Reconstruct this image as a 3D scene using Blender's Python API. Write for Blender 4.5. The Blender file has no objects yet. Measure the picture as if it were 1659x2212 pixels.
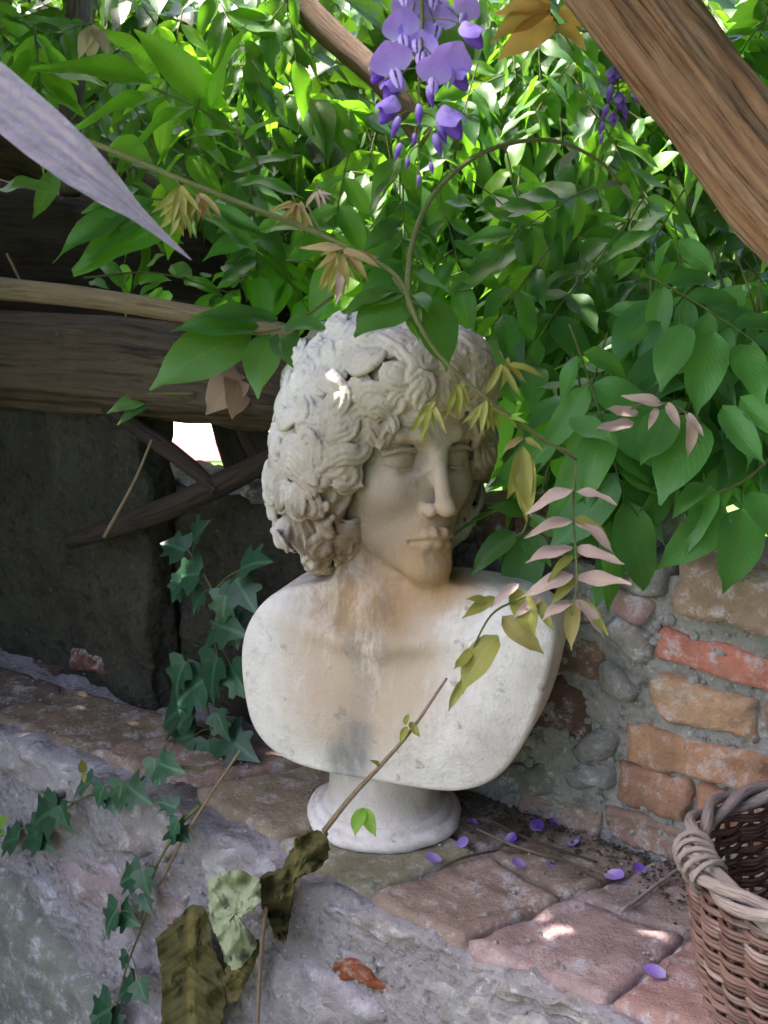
import bpy, math, random
import numpy as np
from mathutils import Vector, Matrix, noise

R = math.radians
random.seed(7)
np.random.seed(7)
SC = bpy.context.scene
COL = SC.collection

# ------------------------------------------------------------------ camera
CAM = Vector((0.0, -1.306, 0.70))
PITCH = R(14.0)
FPX = 2600.0                      # focal length in units of a 1659 x 2212 picture
cam_data = bpy.data.cameras.new("camera")
cam = bpy.data.objects.new("camera", cam_data)
COL.objects.link(cam)
cam.location = CAM
cam.rotation_euler = (math.pi / 2 - PITCH, 0, 0)
cam_data.sensor_fit = 'VERTICAL'
cam_data.sensor_height = 36.0
cam_data.lens = 36.0 * FPX / 2212.0
cam_data.clip_start = 0.02
cam_data.clip_end = 2000.0
cam_data.dof.use_dof = True
cam_data.dof.focus_distance = 1.28
cam_data.dof.aperture_fstop = 14.0
SC.camera = cam

# ------------------------------------------------------------------ light
SUN_TO = Vector((-0.50, 0.22, 0.84)).normalized()     # direction towards the sun
world = bpy.data.worlds.new("World")
SC.world = world
world.use_nodes = True
wn = world.node_tree
bg = wn.nodes["Background"]
sky = wn.nodes.new("ShaderNodeTexSky")
sky.sky_type = 'NISHITA'
sky.sun_disc = False
sky.sun_elevation = math.asin(SUN_TO.z)
sky.sun_rotation = math.atan2(SUN_TO.x, SUN_TO.y)
sky.dust_density = 6.0
sky.ozone_density = 0.35
wn.links.new(sky.outputs[0], bg.inputs[0])
bg.inputs[1].default_value = 0.15

sun_data = bpy.data.lights.new("sun", 'SUN')
sun_data.energy = 3.8
sun_data.angle = R(0.5)
sun_data.color = (1.0, 0.95, 0.86)
sun = bpy.data.objects.new("sun", sun_data)
COL.objects.link(sun)
sun.rotation_euler = SUN_TO.to_track_quat('Z', 'Y').to_euler()
sun.location = SUN_TO * 20

vs = SC.view_settings
vs.view_transform = 'Standard'
vs.look = 'None'
vs.gamma = 1.0
vs.use_curve_mapping = False
vs.exposure = 2.6
SC.cycles.max_bounces = 10
SC.cycles.transparent_max_bounces = 4

# ------------------------------------------------------------------ helpers
FW = Vector((0, math.cos(PITCH), -math.sin(PITCH)))
UP = Vector((0, math.sin(PITCH), math.cos(PITCH)))
RT = Vector((1, 0, 0))
WALL_DIR = Vector((0.769, -0.639, 0))                 # along the wall, towards the right and nearer
WALL_N = Vector((-0.639, -0.769, 0))                  # out of the wall

def ray(px, py):
    return FW + RT * ((px - 829.5) / FPX) + UP * ((1106 - py) / FPX)

def at_z(px, py, z):
    d = ray(px, py)
    return CAM + d * ((z - CAM.z) / d.z)

def at_y(px, py, y):
    d = ray(px, py)
    return CAM + d * ((y - CAM.y) / d.y)

def at_t(px, py, t):
    return CAM + ray(px, py) * t

def at_wall(px, py, off):
    d = ray(px, py)
    return CAM + d * ((off - CAM.dot(WALL_N)) / d.dot(WALL_N))

def project(p):
    q = Vector(p) - CAM
    f = q.dot(FW)
    return (829.5 + FPX * q.dot(RT) / f, 1106 - FPX * q.dot(UP) / f, f)

def empty(name, label, cat, loc=(0, 0, 0), group=None):
    o = bpy.data.objects.new(name, None)
    o.empty_display_size = 0.02
    COL.objects.link(o)
    o.location = loc
    o["label"] = label
    o["category"] = cat
    if group:
        o["group"] = group
    return o

def tag(o, label, cat, group=None):
    o["label"] = label
    o["category"] = cat
    if group:
        o["group"] = group
    return o

class MB:
    """collects shapes for one mesh; 'rest' keeps unrolled coordinates for the grain of bark"""
    def __init__(self):
        self.v, self.f, self.mi, self.uv, self.rest = [], [], [], None, []
    def add(self, vs_, fs, mi=0, rest=None):
        b = len(self.v)
        self.v += [tuple(p) for p in vs_]
        self.f += [tuple(i + b for i in f) for f in fs]
        self.mi += [mi] * len(fs)
        self.rest += [tuple(p) for p in (rest if rest is not None else vs_)]
    def tube(self, pts, radii, n=8, mi=0, rough=0.0, seed=0.0, cap=True, stretch=0.12, freq=30.0):
        pts = [Vector(p) for p in pts]
        m = len(pts)
        if not hasattr(radii, '__len__'):
            radii = [radii] * m
        t0 = (pts[1] - pts[0]).normalized()
        a = t0.orthogonal().normalized()
        vs_, rest, fs = [], [], []
        s = 0.0
        for i, p in enumerate(pts):
            t = (pts[min(i + 1, m - 1)] - pts[max(i - 1, 0)]).normalized()
            a = (a - t * a.dot(t)).normalized()
            b = t.cross(a)
            if i:
                s += (p - pts[i - 1]).length
            for k in range(n):
                th = 2 * math.pi * k / n
                r = radii[i]
                q = Vector((math.cos(th) * r, math.sin(th) * r, s))
                if rough:
                    w = Vector((q.x * freq, q.y * freq, q.z * freq * stretch + seed))
                    r += rough * (noise.noise(w) + 0.6 * noise.noise(w * 2.3) + 0.4 * noise.noise(w * 5.1))
                vs_.append(p + (a * math.cos(th) + b * math.sin(th)) * r)
                rest.append((q.x, q.y, q.z))
        for i in range(m - 1):
            for k in range(n):
                k2 = (k + 1) % n
                fs.append((i * n + k, i * n + k2, (i + 1) * n + k2, (i + 1) * n + k))
        if cap:
            fs.append(tuple(range(n - 1, -1, -1)))
            fs.append(tuple((m - 1) * n + k for k in range(n)))
        self.add(vs_, fs, mi, rest)
    def build(self, name, mats, parent=None, smooth=True, origin=None):
        me = bpy.data.meshes.new(name)
        o = None
        off = Vector((0, 0, 0))
        if parent is not None:
            off = Vector(parent.location)
            if parent.parent is not None:
                off = off + Vector(parent.parent.location)
        if origin is not None:
            base = Vector(origin)
        else:
            base = off
        me.from_pydata([tuple(Vector(p) - base) for p in self.v], [], self.f)
        if not isinstance(mats, (list, tuple)):
            mats = [mats]
        for m in mats:
            me.materials.append(m)
        if len(mats) > 1:
            me.polygons.foreach_set("material_index", self.mi)
        if smooth:
            me.polygons.foreach_set("use_smooth", [True] * len(me.polygons))
        at = me.attributes.new("rest", 'FLOAT_VECTOR', 'POINT')
        at.data.foreach_set("vector", np.array(self.rest, dtype=np.float32).ravel())
        me.update()
        o = bpy.data.objects.new(name, me)
        COL.objects.link(o)
        if parent is not None:
            o.parent = parent
        o.location = base - off
        return o

def spline(pts, n=8):
    """Catmull-Rom through points"""
    pts = [Vector(p) for p in pts]
    q = [pts[0] * 2 - pts[1]] + pts + [pts[-1] * 2 - pts[-2]]
    out = []
    for i in range(1, len(q) - 2):
        p0, p1, p2, p3 = q[i - 1], q[i], q[i + 1], q[i + 2]
        for k in range(n):
            t = k / n
            out.append(0.5 * ((2 * p1) + (p2 - p0) * t + (2 * p0 - 5 * p1 + 4 * p2 - p3) * t * t
                              + (3 * p1 - p0 - 3 * p2 + p3) * t ** 3))
    out.append(pts[-1])
    return out

def lerp(a, b, t):
    return a + (b - a) * t

def taper(r0, r1, n):
    return [lerp(r0, r1, i / (n - 1)) for i in range(n)]

# ------------------------------------------------------------------ material helpers
class NT:
    def __init__(self, name):
        self.m = bpy.data.materials.new(name)
        self.m.use_nodes = True
        self.t = self.m.node_tree
        self.b = self.t.nodes["Principled BSDF"]
        self.out = self.t.nodes["Material Output"]
    def n(self, typ, **kw):
        nd = self.t.nodes.new(typ)
        for k, v in kw.items():
            setattr(nd, k, v)
        return nd
    def link(self, a, b):
        self.t.links.new(a, b)
    def val(self, sock, v):
        if hasattr(v, 'is_output'):
            self.link(v, sock)
        else:
            if hasattr(v, '__len__') and len(v) == 3 and sock.type == 'RGBA':
                v = (*v, 1)
            sock.default_value = v
    def math(self, op, a, b=0.0, clamp=False):
        nd = self.n("ShaderNodeMath", operation=op, use_clamp=clamp)
        self.val(nd.inputs[0], a)
        self.val(nd.inputs[1], b)
        return nd.outputs[0]
    def vmath(self, op, a, b=None):
        nd = self.n("ShaderNodeVectorMath", operation=op)
        self.val(nd.inputs[0], a)
        if b is not None:
            self.val(nd.inputs[1], b)
        return nd.outputs[1] if op in ('DISTANCE', 'LENGTH', 'DOT_PRODUCT') else nd.outputs[0]
    def noise(self, co, scale, detail=6, rough=0.6, dist=0.0):
        nd = self.n("ShaderNodeTexNoise")
        self.link(co, nd.inputs["Vector"])
        nd.inputs["Scale"].default_value = scale
        nd.inputs["Detail"].default_value = detail
        nd.inputs["Roughness"].default_value = rough
        nd.inputs["Distortion"].default_value = dist
        return nd.outputs["Fac"]
    def voronoi(self, co, scale, feature='F1'):
        nd = self.n("ShaderNodeTexVoronoi", feature=feature)
        self.link(co, nd.inputs["Vector"])
        nd.inputs["Scale"].default_value = scale
        return nd.outputs["Distance"]
    def rng(self, v, a, b, c=0.0, d=1.0):
        nd = self.n("ShaderNodeMapRange")
        self.link(v, nd.inputs[0])
        for i, x in enumerate((a, b, c, d)):
            nd.inputs[i + 1].default_value = x
        return nd.outputs[0]
    def mix(self, f, a, b, blend='MIX'):
        nd = self.n("ShaderNodeMix", data_type='RGBA', blend_type=blend)
        self.val(nd.inputs[0], f)
        self.val(nd.inputs[6], a)
        self.val(nd.inputs[7], b)
        return nd.outputs[2]
    def co(self, kind="Object"):
        return self.n("ShaderNodeTexCoord").outputs[kind]
    def bump(self, h, strength=0.5, dist=0.01):
        nd = self.n("ShaderNodeBump")
        nd.inputs["Strength"].default_value = strength
        nd.inputs["Distance"].default_value = dist
        self.link(h, nd.inputs["Height"])
        self.link(nd.outputs[0], self.b.inputs["Normal"])
        return nd.outputs[0]
    def set(self, color=None, rough=None, spec=None):
        if color is not None:
            self.val(self.b.inputs["Base Color"], color)
        if rough is not None:
            self.val(self.b.inputs["Roughness"], rough)
        if spec is not None:
            self.val(self.b.inputs["Specular IOR Level"], spec)
        return self.m

HEAD_YAW, HEAD_TILT, HEAD_ROLL = 31.0, 2.0, 3.0
VOX = 0.00128
ADDED_CANOPY_N = 24000
ADDED_CANOPY_OPEN = (0.05, -0.32)  # corner of the added canopy left open for sky light from the left front
ADDED_CANOPY_GAPS = []
PIER_END = -0.475

# ------------------------------------------------------------------ the bust, carved as a distance field
def surface_nets(D, lo, h):
    S = D < 0
    nx, ny, nz = D.shape
    c = np.zeros((nx - 1, ny - 1, nz - 1), np.uint8)
    for dx in (0, 1):
        for dy in (0, 1):
            for dz in (0, 1):
                c += S[dx:nx - 1 + dx, dy:ny - 1 + dy, dz:nz - 1 + dz]
    act = (c > 0) & (c < 8)
    idx = np.full(act.shape, -1, np.int64)
    I, J, K = np.nonzero(act)
    idx[I, J, K] = np.arange(len(I))
    acc = np.zeros((len(I), 3))
    cnt = np.zeros(len(I))
    cor = [(a, b, d) for a in (0, 1) for b in (0, 1) for d in (0, 1)]
    for p in cor:
        for ax in range(3):
            if p[ax]:
                continue
            q = list(p)
            q[ax] = 1
            a = D[I + p[0], J + p[1], K + p[2]].astype(np.float64)
            b = D[I + q[0], J + q[1], K + q[2]].astype(np.float64)
            m = (a < 0) != (b < 0)
            t = np.where(m, a / np.where(m, a - b, 1), 0)
            for k in range(3):
                acc[:, k] += np.where(m, p[k] + (t if k == ax else 0), 0)
            cnt += m
    V = acc / cnt[:, None] + np.stack([I, J, K], 1)
    V = V * h + np.array(lo)
    F = []
    for ax in range(3):
        sl0 = [slice(None)] * 3
        sl1 = [slice(None)] * 3
        sl0[ax] = slice(0, D.shape[ax] - 1)
        sl1[ax] = slice(1, D.shape[ax])
        A, B = S[tuple(sl0)], S[tuple(sl1)]
        i, j, k = np.nonzero(A != B)
        inside = A[i, j, k]
        u, w = [(1, 2), (2, 0), (0, 1)][ax]
        P = np.stack([i, j, k], 1)
        ok = (P[:, u] > 0) & (P[:, w] > 0) & (P[:, u] < D.shape[u] - 1) & (P[:, w] < D.shape[w] - 1)
        P, inside = P[ok], inside[ok]
        def cell(du, dw):
            Q = P.copy()
            Q[:, u] += du
            Q[:, w] += dw
            return idx[Q[:, 0], Q[:, 1], Q[:, 2]]
        q = np.stack([cell(-1, -1), cell(0, -1), cell(0, 0), cell(-1, 0)], 1)
        q[~inside] = q[~inside][:, ::-1]
        F.append(q)
    F = np.concatenate(F)
    F = F[(F >= 0).all(1)]
    return V, F

def mesh_np(name, V, F, mat, parent=None):
    me = bpy.data.meshes.new(name)
    me.vertices.add(len(V))
    me.vertices.foreach_set("co", V.astype(np.float32).ravel())
    me.loops.add(F.size)
    me.loops.foreach_set("vertex_index", F.astype(np.int32).ravel())
    me.polygons.add(len(F))
    me.polygons.foreach_set("loop_start", np.arange(0, F.size, F.shape[1], dtype=np.int32))
    me.polygons.foreach_set("loop_total", np.full(len(F), F.shape[1], np.int32))
    me.polygons.foreach_set("use_smooth", np.ones(len(F), bool))
    me.update(calc_edges=True)
    me.validate()
    me.materials.append(mat)
    o = bpy.data.objects.new(name, me)
    COL.objects.link(o)
    if parent:
        o.parent = parent
    return o

class Field:
    def __init__(self, lo, hi, h):
        self.lo, self.h = np.array(lo, float), h
        n = np.ceil((np.array(hi) - self.lo) / h).astype(int) + 1
        self.ax = [self.lo[i] + h * np.arange(n[i]) for i in range(3)]
        self.D = np.full(n, 0.05, np.float32)
    def box(self, c, r):
        s = []
        for i in range(3):
            a = int(np.floor((c[i] - r - self.lo[i]) / self.h))
            b = int(np.ceil((c[i] + r - self.lo[i]) / self.h)) + 1
            a, b = max(a, 0), min(b, len(self.ax[i]))
            if a >= b:
                return None
            s.append(slice(a, b))
        return tuple(s)
    def grid(self, s):
        return (self.ax[0][s[0]][:, None, None].astype(np.float32), self.ax[1][s[1]][None, :, None].astype(np.float32),
                self.ax[2][s[2]][None, None, :].astype(np.float32))
    def op(self, fn, c, r, k=0.0, mode='add'):
        s = self.box(c, r)
        if s is None:
            return
        d = fn(*self.grid(s)).astype(np.float32)
        a = self.D[s]
        if mode == 'add':
            self.D[s] = smin(a, d, k)
        elif mode == 'sub':
            self.D[s] = -smin(-a, d, k)
        elif mode == 'and':
            self.D[s] = -smin(-a, -d, k)

def smin(a, b, k):
    if k <= 0:
        return np.minimum(a, b)
    h = np.maximum(k - np.abs(a - b), 0) / k
    return np.minimum(a, b) - h * h * k * 0.25

class Frame:
    """o + three axes (right in the picture, forward, up)"""
    def __init__(self, o, r, f, u, sc=(1.0, 1.0, 1.0)):
        self.o, self.r, self.f, self.u = [np.array(v, float) for v in (o, r, f, u)]
        self.sc = sc
    def w(self, p):
        return self.o + self.r * p[0] * self.sc[0] + self.f * p[1] * self.sc[1] + self.u * p[2] * self.sc[2]
    def loc(self, x, y, z):
        x, y, z = x - self.o[0], y - self.o[1], z - self.o[2]
        return [x * np.float32(a[0]) + y * np.float32(a[1]) + z * np.float32(a[2]) for a in (self.r / self.sc[0], self.f / self.sc[1], self.u / self.sc[2])]

def ell(F, fr, c, rad, k, mode='add', tilt=0.0):
    c = np.array(c, float)
    rm = max(rad)
    ct, st = math.cos(tilt), math.sin(tilt)
    def fn(x, y, z):
        a, b, d = fr.loc(x, y, z)
        a, b, d = a - c[0], b - c[1], d - c[2]
        if tilt:
            a, d = a * ct + d * st, -a * st + d * ct
        q = np.sqrt((a / rad[0]) ** 2 + (b / rad[1]) ** 2 + (d / rad[2]) ** 2)
        g = np.sqrt((a / rad[0] ** 2) ** 2 + (b / rad[1] ** 2) ** 2 + (d / rad[2] ** 2) ** 2)
        return np.where(q < 1e-3, -min(rad), q * (q - 1) / np.maximum(g, 1e-6))
    F.op(fn, fr.w(c), rm * 1.06 + k + 0.012, k, mode)

def cap(F, fr, p, q, r0, r1, k, mode='add'):
    p, q = np.array(p, float), np.array(q, float)
    d = q - p
    L2 = max(float(d @ d), 1e-9)
    def fn(x, y, z):
        a, b, c = fr.loc(x, y, z)
        a, b, c = a - p[0], b - p[1], c - p[2]
        t = np.clip((a * d[0] + b * d[1] + c * d[2]) / L2, 0, 1)
        return np.sqrt((a - t * d[0]) ** 2 + (b - t * d[1]) ** 2 + (c - t * d[2]) ** 2) - (r0 + (r1 - r0) * t)
    F.op(fn, fr.w((p + q) / 2), math.sqrt(L2) / 2 + max(r0, r1) + k + 0.008, k, mode)

def chain(F, fr, pts, rad, k, mode='add'):
    for i in range(len(pts) - 1):
        cap(F, fr, pts[i], pts[i + 1], rad[i], rad[i + 1], k, mode)

def mir(fn):
    for s in (-1, 1):
        fn(s)

# frames: the chest turns to the left of the picture, the face to the right
BY = R(20)
BODY = Frame((0, -0.028, 0), (math.cos(BY), -math.sin(BY), 0), (-math.sin(BY), -math.cos(BY), 0), (0, 0, 1))
HY, HT, HR = R(HEAD_YAW), R(HEAD_TILT), R(HEAD_ROLL)
hf = np.array((math.sin(HY), -math.cos(HY), 0))
hr = np.array((math.cos(HY), math.sin(HY), 0))
hu = np.array((0, 0, 1.0))
hf, hu = hf * math.cos(HT) + hu * math.sin(HT), hu * math.cos(HT) - hf * math.sin(HT)
hr, hu = hr * math.cos(HR) - hu * math.sin(HR), hu * math.cos(HR) + hr * math.sin(HR)
eye_mid = np.array(at_y(932, 985, -0.072))
HEAD = Frame(eye_mid - hf * 0.080, hr, hf, hu, (0.995, 1.03, 1.065))

# ------------------------------------------------------------------ materials
def stone_material():
    m = NT("weathered_stone")
    co = m.co()
    n1 = m.noise(co, 14, 8, 0.65)
    n2 = m.noise(co, 70, 8, 0.7)
    n3 = m.noise(co, 260, 4, 0.6)
    base = m.mix(m.rng(n1, 0.35, 0.7), (0.72, 0.655, 0.650), (0.56, 0.495, 0.475))
    base = m.mix(m.rng(n2, 0.5, 0.75, 0, 0.55), base, (0.30, 0.27, 0.25))
    H, B = HEAD, BODY
    nz = m.noise(m.vmath('MULTIPLY', co, (1.0, 1.0, 0.32)), 30, 9, 0.74, 0.25)
    def blob(pt, rad, col, amt, base, nz, lo=0.35, hi=0.6):
        d = m.vmath('DISTANCE', co, tuple(float(v) for v in pt))
        a = m.rng(m.math('ADD', d, m.math('MULTIPLY', m.math('SUBTRACT', nz, 0.5), rad * 0.9)), rad, rad * 0.5, 0, 1)
        a = m.math('MULTIPLY', a, m.rng(nz, lo, hi, 0, amt))
        return m.mix(a, base, col)
    ochre, brown, grey = (0.30, 0.175, 0.09), (0.165, 0.10, 0.062), (0.23, 0.21, 0.19)
    base = blob(H.w((0.0, 0.085, -0.035)), 0.15, (0.375, 0.25, 0.175), 1.0, base, nz, 0.05, 0.42)
    base = blob(H.w((0.0, 0.08, -0.02)), 0.11, (0.38, 0.265, 0.185), 1.0, base, nz, 0.30, 0.58)
    base = blob(H.w((-0.055, 0.06, 0.03)), 0.115, (0.37, 0.315, 0.275), 0.9, base, nz, 0.25, 0.5)
    base = blob(H.w((0.01, 0.07, 0.06)), 0.12, (0.42, 0.345, 0.295), 0.9, base, nz, 0.2, 0.55)
    base = blob(H.w((-0.085, 0.0, -0.05)), 0.10, (0.30, 0.24, 0.20), 0.9, base, nz, 0.30, 0.55)
    base = blob(H.w((0.01, 0.085, -0.105)), 0.06, ochre, 1.0, base, nz, 0.34, 0.60)
    base = blob(B.w((0.0, 0.06, 0.29)), 0.075, (0.34, 0.22, 0.14), 0.9, base, nz, 0.34, 0.60)
    base = blob(B.w((-0.04, 0.04, 0.32)), 0.07, brown, 0.7, base, nz, 0.42, 0.6)
    base = blob(B.w((-0.02, 0.08, 0.18)), 0.10, (0.47, 0.36, 0.28), 1.0, base, nz, 0.34, 0.60)
    base = blob(H.w((-0.08, 0.02, -0.085)), 0.085, brown, 1.0, base, nz, 0.34, 0.60)
    base = blob(H.w((-0.07, 0.06, 0.01)), 0.07, (0.27, 0.21, 0.16), 1.0, base, nz, 0.34, 0.60)
    base = blob(H.w((0.05, 0.09, 0.06)), 0.10, (0.33, 0.24, 0.14), 1.0, base, nz, 0.36, 0.60)
    base = blob(H.w((0.08, 0.05, -0.02)), 0.09, brown, 0.95, base, nz, 0.36, 0.60)
    base = blob((0, 0, 0.060), 0.10, (0.30, 0.24, 0.195), 0.95, base, nz, 0.2, 0.6)
    base = blob(B.w((0.0, 0.06, 0.235)), 0.125, (0.43, 0.315, 0.24), 0.9, base, nz, 0.18, 0.46)
    base = blob(B.w((-0.035, 0.05, 0.30)), 0.075, brown, 0.7, base, nz, 0.44, 0.58)
    base = blob(H.w((-0.055, 0.05, -0.06)), 0.060, (0.27, 0.20, 0.16), 0.85, base, nz, 0.40, 0.58)
    base = blob(H.w((-0.030, 0.08, 0.0)), 0.035, (0.28, 0.18, 0.12), 0.85, base, nz, 0.40, 0.58)
    base = blob(H.w((0.02, 0.065, -0.125)), 0.060, (0.36, 0.20, 0.095), 1.0, base, nz, 0.30, 0.55)
    base = blob(B.w((0.01, 0.05, 0.285)), 0.055, (0.33, 0.19, 0.10), 0.9, base, nz, 0.36, 0.58)
    for q, rr_ in (((0.004, 0.072, 0.245), 0.020), ((0.002, 0.076, 0.215), 0.018), ((0.0, 0.076, 0.185), 0.016), ((-0.006, 0.074, 0.150), 0.018), ((-0.014, 0.072, 0.120), 0.024), ((-0.022, 0.070, 0.100), 0.024)):
        base = blob(B.w(q), rr_ * 1.55, (0.20, 0.185, 0.185), 0.95, base, nz, 0.35, 0.6)
    st = m.rng(m.noise(co, 45, 5, 0.6), 0.62, 0.70, 0, 0.7)
    base = m.mix(st, base, grey)
    pale = m.rng(n3, 0.64, 0.80, 0, 0.35)
    base = m.mix(pale, base, (0.66, 0.64, 0.63))
    h = m.math('ADD', m.math('MULTIPLY', n2, 0.6), m.math('MULTIPLY', n3, 0.5))
    m.bump(h, 0.55, 0.004)
    return m.set(base, 0.85, 0.25)
M_STONE = stone_material()

def masonry_material(name, spread=1.0):
    """each piece keeps its own colour; grime, lichen and grain on top"""
    m = NT(name)
    oi = m.n("ShaderNodeObjectInfo")
    co = m.vmath('ADD', m.co(), m.vmath('SCALE', (7.0, 3.0, 5.0)))
    sc = co.node.inputs[1].links[0].from_node
    m.link(oi.outputs["Random"], sc.inputs["Scale"])
    n1 = m.noise(co, 17, 9, 0.72, 0.1)
    n2 = m.noise(co, 48, 8, 0.7)
    n3 = m.noise(co, 190, 5, 0.7)
    c = oi.outputs["Color"]
    base = m.mix(m.rng(n1, 0.30, 0.70), m.mix(1.0, c, (0.62, 0.60, 0.58), 'MULTIPLY'), m.mix(1.0, c, (1.25, 1.18, 1.12), 'MULTIPLY'))
    base = m.mix(m.rng(n2, 0.55, 0.70, 0, 0.65 * spread), base, (0.17, 0.155, 0.15))
    pale = m.rng(m.noise(co, 34, 10, 0.80, 0.15), 0.52, 0.62, 0, 0.70 * spread)
    base = m.mix(pale, base, (0.47, 0.45, 0.48))
    base = m.mix(m.rng(n3, 0.58, 0.70, 0, 0.65), base, (0.10, 0.085, 0.075))
    h = m.math('ADD', m.math('MULTIPLY', n2, 1.0), m.math('MULTIPLY', n3, 0.5))
    m.bump(h, 0.9, 0.006)
    return m.set(base, 0.92, 0.2)
M_BRICK = masonry_material("worn_brick")
M_RUBBLE = masonry_material("rubble_stone", 1.3)

def mortar_material(name, a, b, dark):
    m = NT(name)
    co = m.co()
    n1 = m.noise(co, 8, 8, 0.7, 0.5)
    n2 = m.noise(co, 55, 8, 0.72)
    v = m.voronoi(co, 90)
    base = m.mix(m.rng(n1, 0.33, 0.66), a, b)
    base = m.mix(m.rng(n2, 0.52, 0.68, 0, 0.8), base, dark)
    base = m.mix(m.rng(m.noise(co, 130, 4, 0.6), 0.60, 0.70, 0, 0.6), base, tuple(min(1, x * 1.7) for x in a))
    h = m.math('ADD', n2, m.math('MULTIPLY', v, 0.5))
    m.bump(h, 1.0, 0.009)
    return m.set(base, 0.95, 0.15)
M_MORTAR = mortar_material("lime_mortar", (0.36, 0.335, 0.335), (0.25, 0.235, 0.215), (0.10, 0.095, 0.085))
M_FRONT = mortar_material("rubble_mortar", (0.37, 0.33, 0.365), (0.25, 0.22, 0.23), (0.11, 0.10, 0.10))
M_PIER = mortar_material("shade_painted_render", (0.066, 0.060, 0.046), (0.032, 0.028, 0.023), (0.010, 0.009, 0.008))  # dark colour carries the shade that falls on the pier
M_SOIL = mortar_material("garden_soil", (0.10, 0.085, 0.06), (0.06, 0.05, 0.035), (0.03, 0.025, 0.02))

def bark_material(name, a, b, dark, long=0.10, freq=60.0):
    m = NT(name)
    at = m.n("ShaderNodeAttribute", attribute_name="rest").outputs["Vector"]
    st = m.vmath('MULTIPLY', at, (1.0, 1.0, long))
    n1 = m.noise(st, freq * 0.7, 9, 0.72, 1.1)
    n2 = m.noise(st, freq * 2.6, 7, 0.72, 0.6)
    n3 = m.noise(at, 9, 5, 0.6)
    base = m.mix(m.rng(n1, 0.35, 0.65), a, b)
    base = m.mix(m.rng(n2, 0.50, 0.66, 0, 0.85), base, dark)
    base = m.mix(m.rng(n3, 0.55, 0.75, 0, 0.5), base, tuple(x * 1.35 for x in a))
    m.bump(m.math('ADD', n1, m.math('MULTIPLY', n2, 0.6)), 1.0, 0.008)
    return m.set(base, 0.85, 0.2)
M_RED_WOOD = bark_material("reddish_peeling_bark", (0.46, 0.29, 0.205), (0.32, 0.155, 0.09), (0.06, 0.026, 0.018), 0.05, 60)
M_LOG = bark_material("old_grey_brown_wood", (0.125, 0.088, 0.062), (0.060, 0.040, 0.030), (0.018, 0.013, 0.011), 0.05, 45)
M_POLE = bark_material("peeled_pole_wood", (0.34, 0.25, 0.16), (0.24, 0.165, 0.10), (0.12, 0.08, 0.05), 0.05, 60)
M_DARK_WOOD = bark_material("dark_bark", (0.060, 0.042, 0.034), (0.035, 0.024, 0.020), (0.012, 0.009, 0.008), 0.10, 60)  # very dark brown bark
M_TWIG = bark_material("dry_twig", (0.42, 0.31, 0.22), (0.30, 0.21, 0.14), (0.16, 0.10, 0.07), 0.1, 300)
M_STEM = bark_material("green_vine_stem", (0.24, 0.27, 0.10), (0.18, 0.20, 0.08), (0.13, 0.10, 0.05), 0.1, 300)
M_CANE = bark_material("weathered_cane", (0.56, 0.46, 0.44), (0.42, 0.33, 0.31), (0.22, 0.15, 0.14), 0.08, 200)

def wicker_material():
    m = NT("dark_wicker")
    oi = m.n("ShaderNodeObjectInfo")
    at = m.n("ShaderNodeAttribute", attribute_name="rest").outputs["Vector"]
    st = m.vmath('ADD', m.vmath('MULTIPLY', at, (1.0, 1.0, 0.12)), m.vmath('SCALE', (3.0, 5.0, 2.0)))
    m.link(oi.outputs["Random"], st.node.inputs[1].links[0].from_node.inputs["Scale"])
    n1 = m.noise(st, 120, 6, 0.7)
    base = m.mix(m.rng(n1, 0.35, 0.65), (0.20, 0.115, 0.095), (0.065, 0.028, 0.022))
    base = m.mix(m.rng(m.noise(st, 38, 4, 0.6), 0.56, 0.68, 0, 0.8), base, (0.44, 0.34, 0.32))
    m.bump(n1, 0.5, 0.002)
    return m.set(base, 0.6, 0.35)
M_WICKER = wicker_material()

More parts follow.
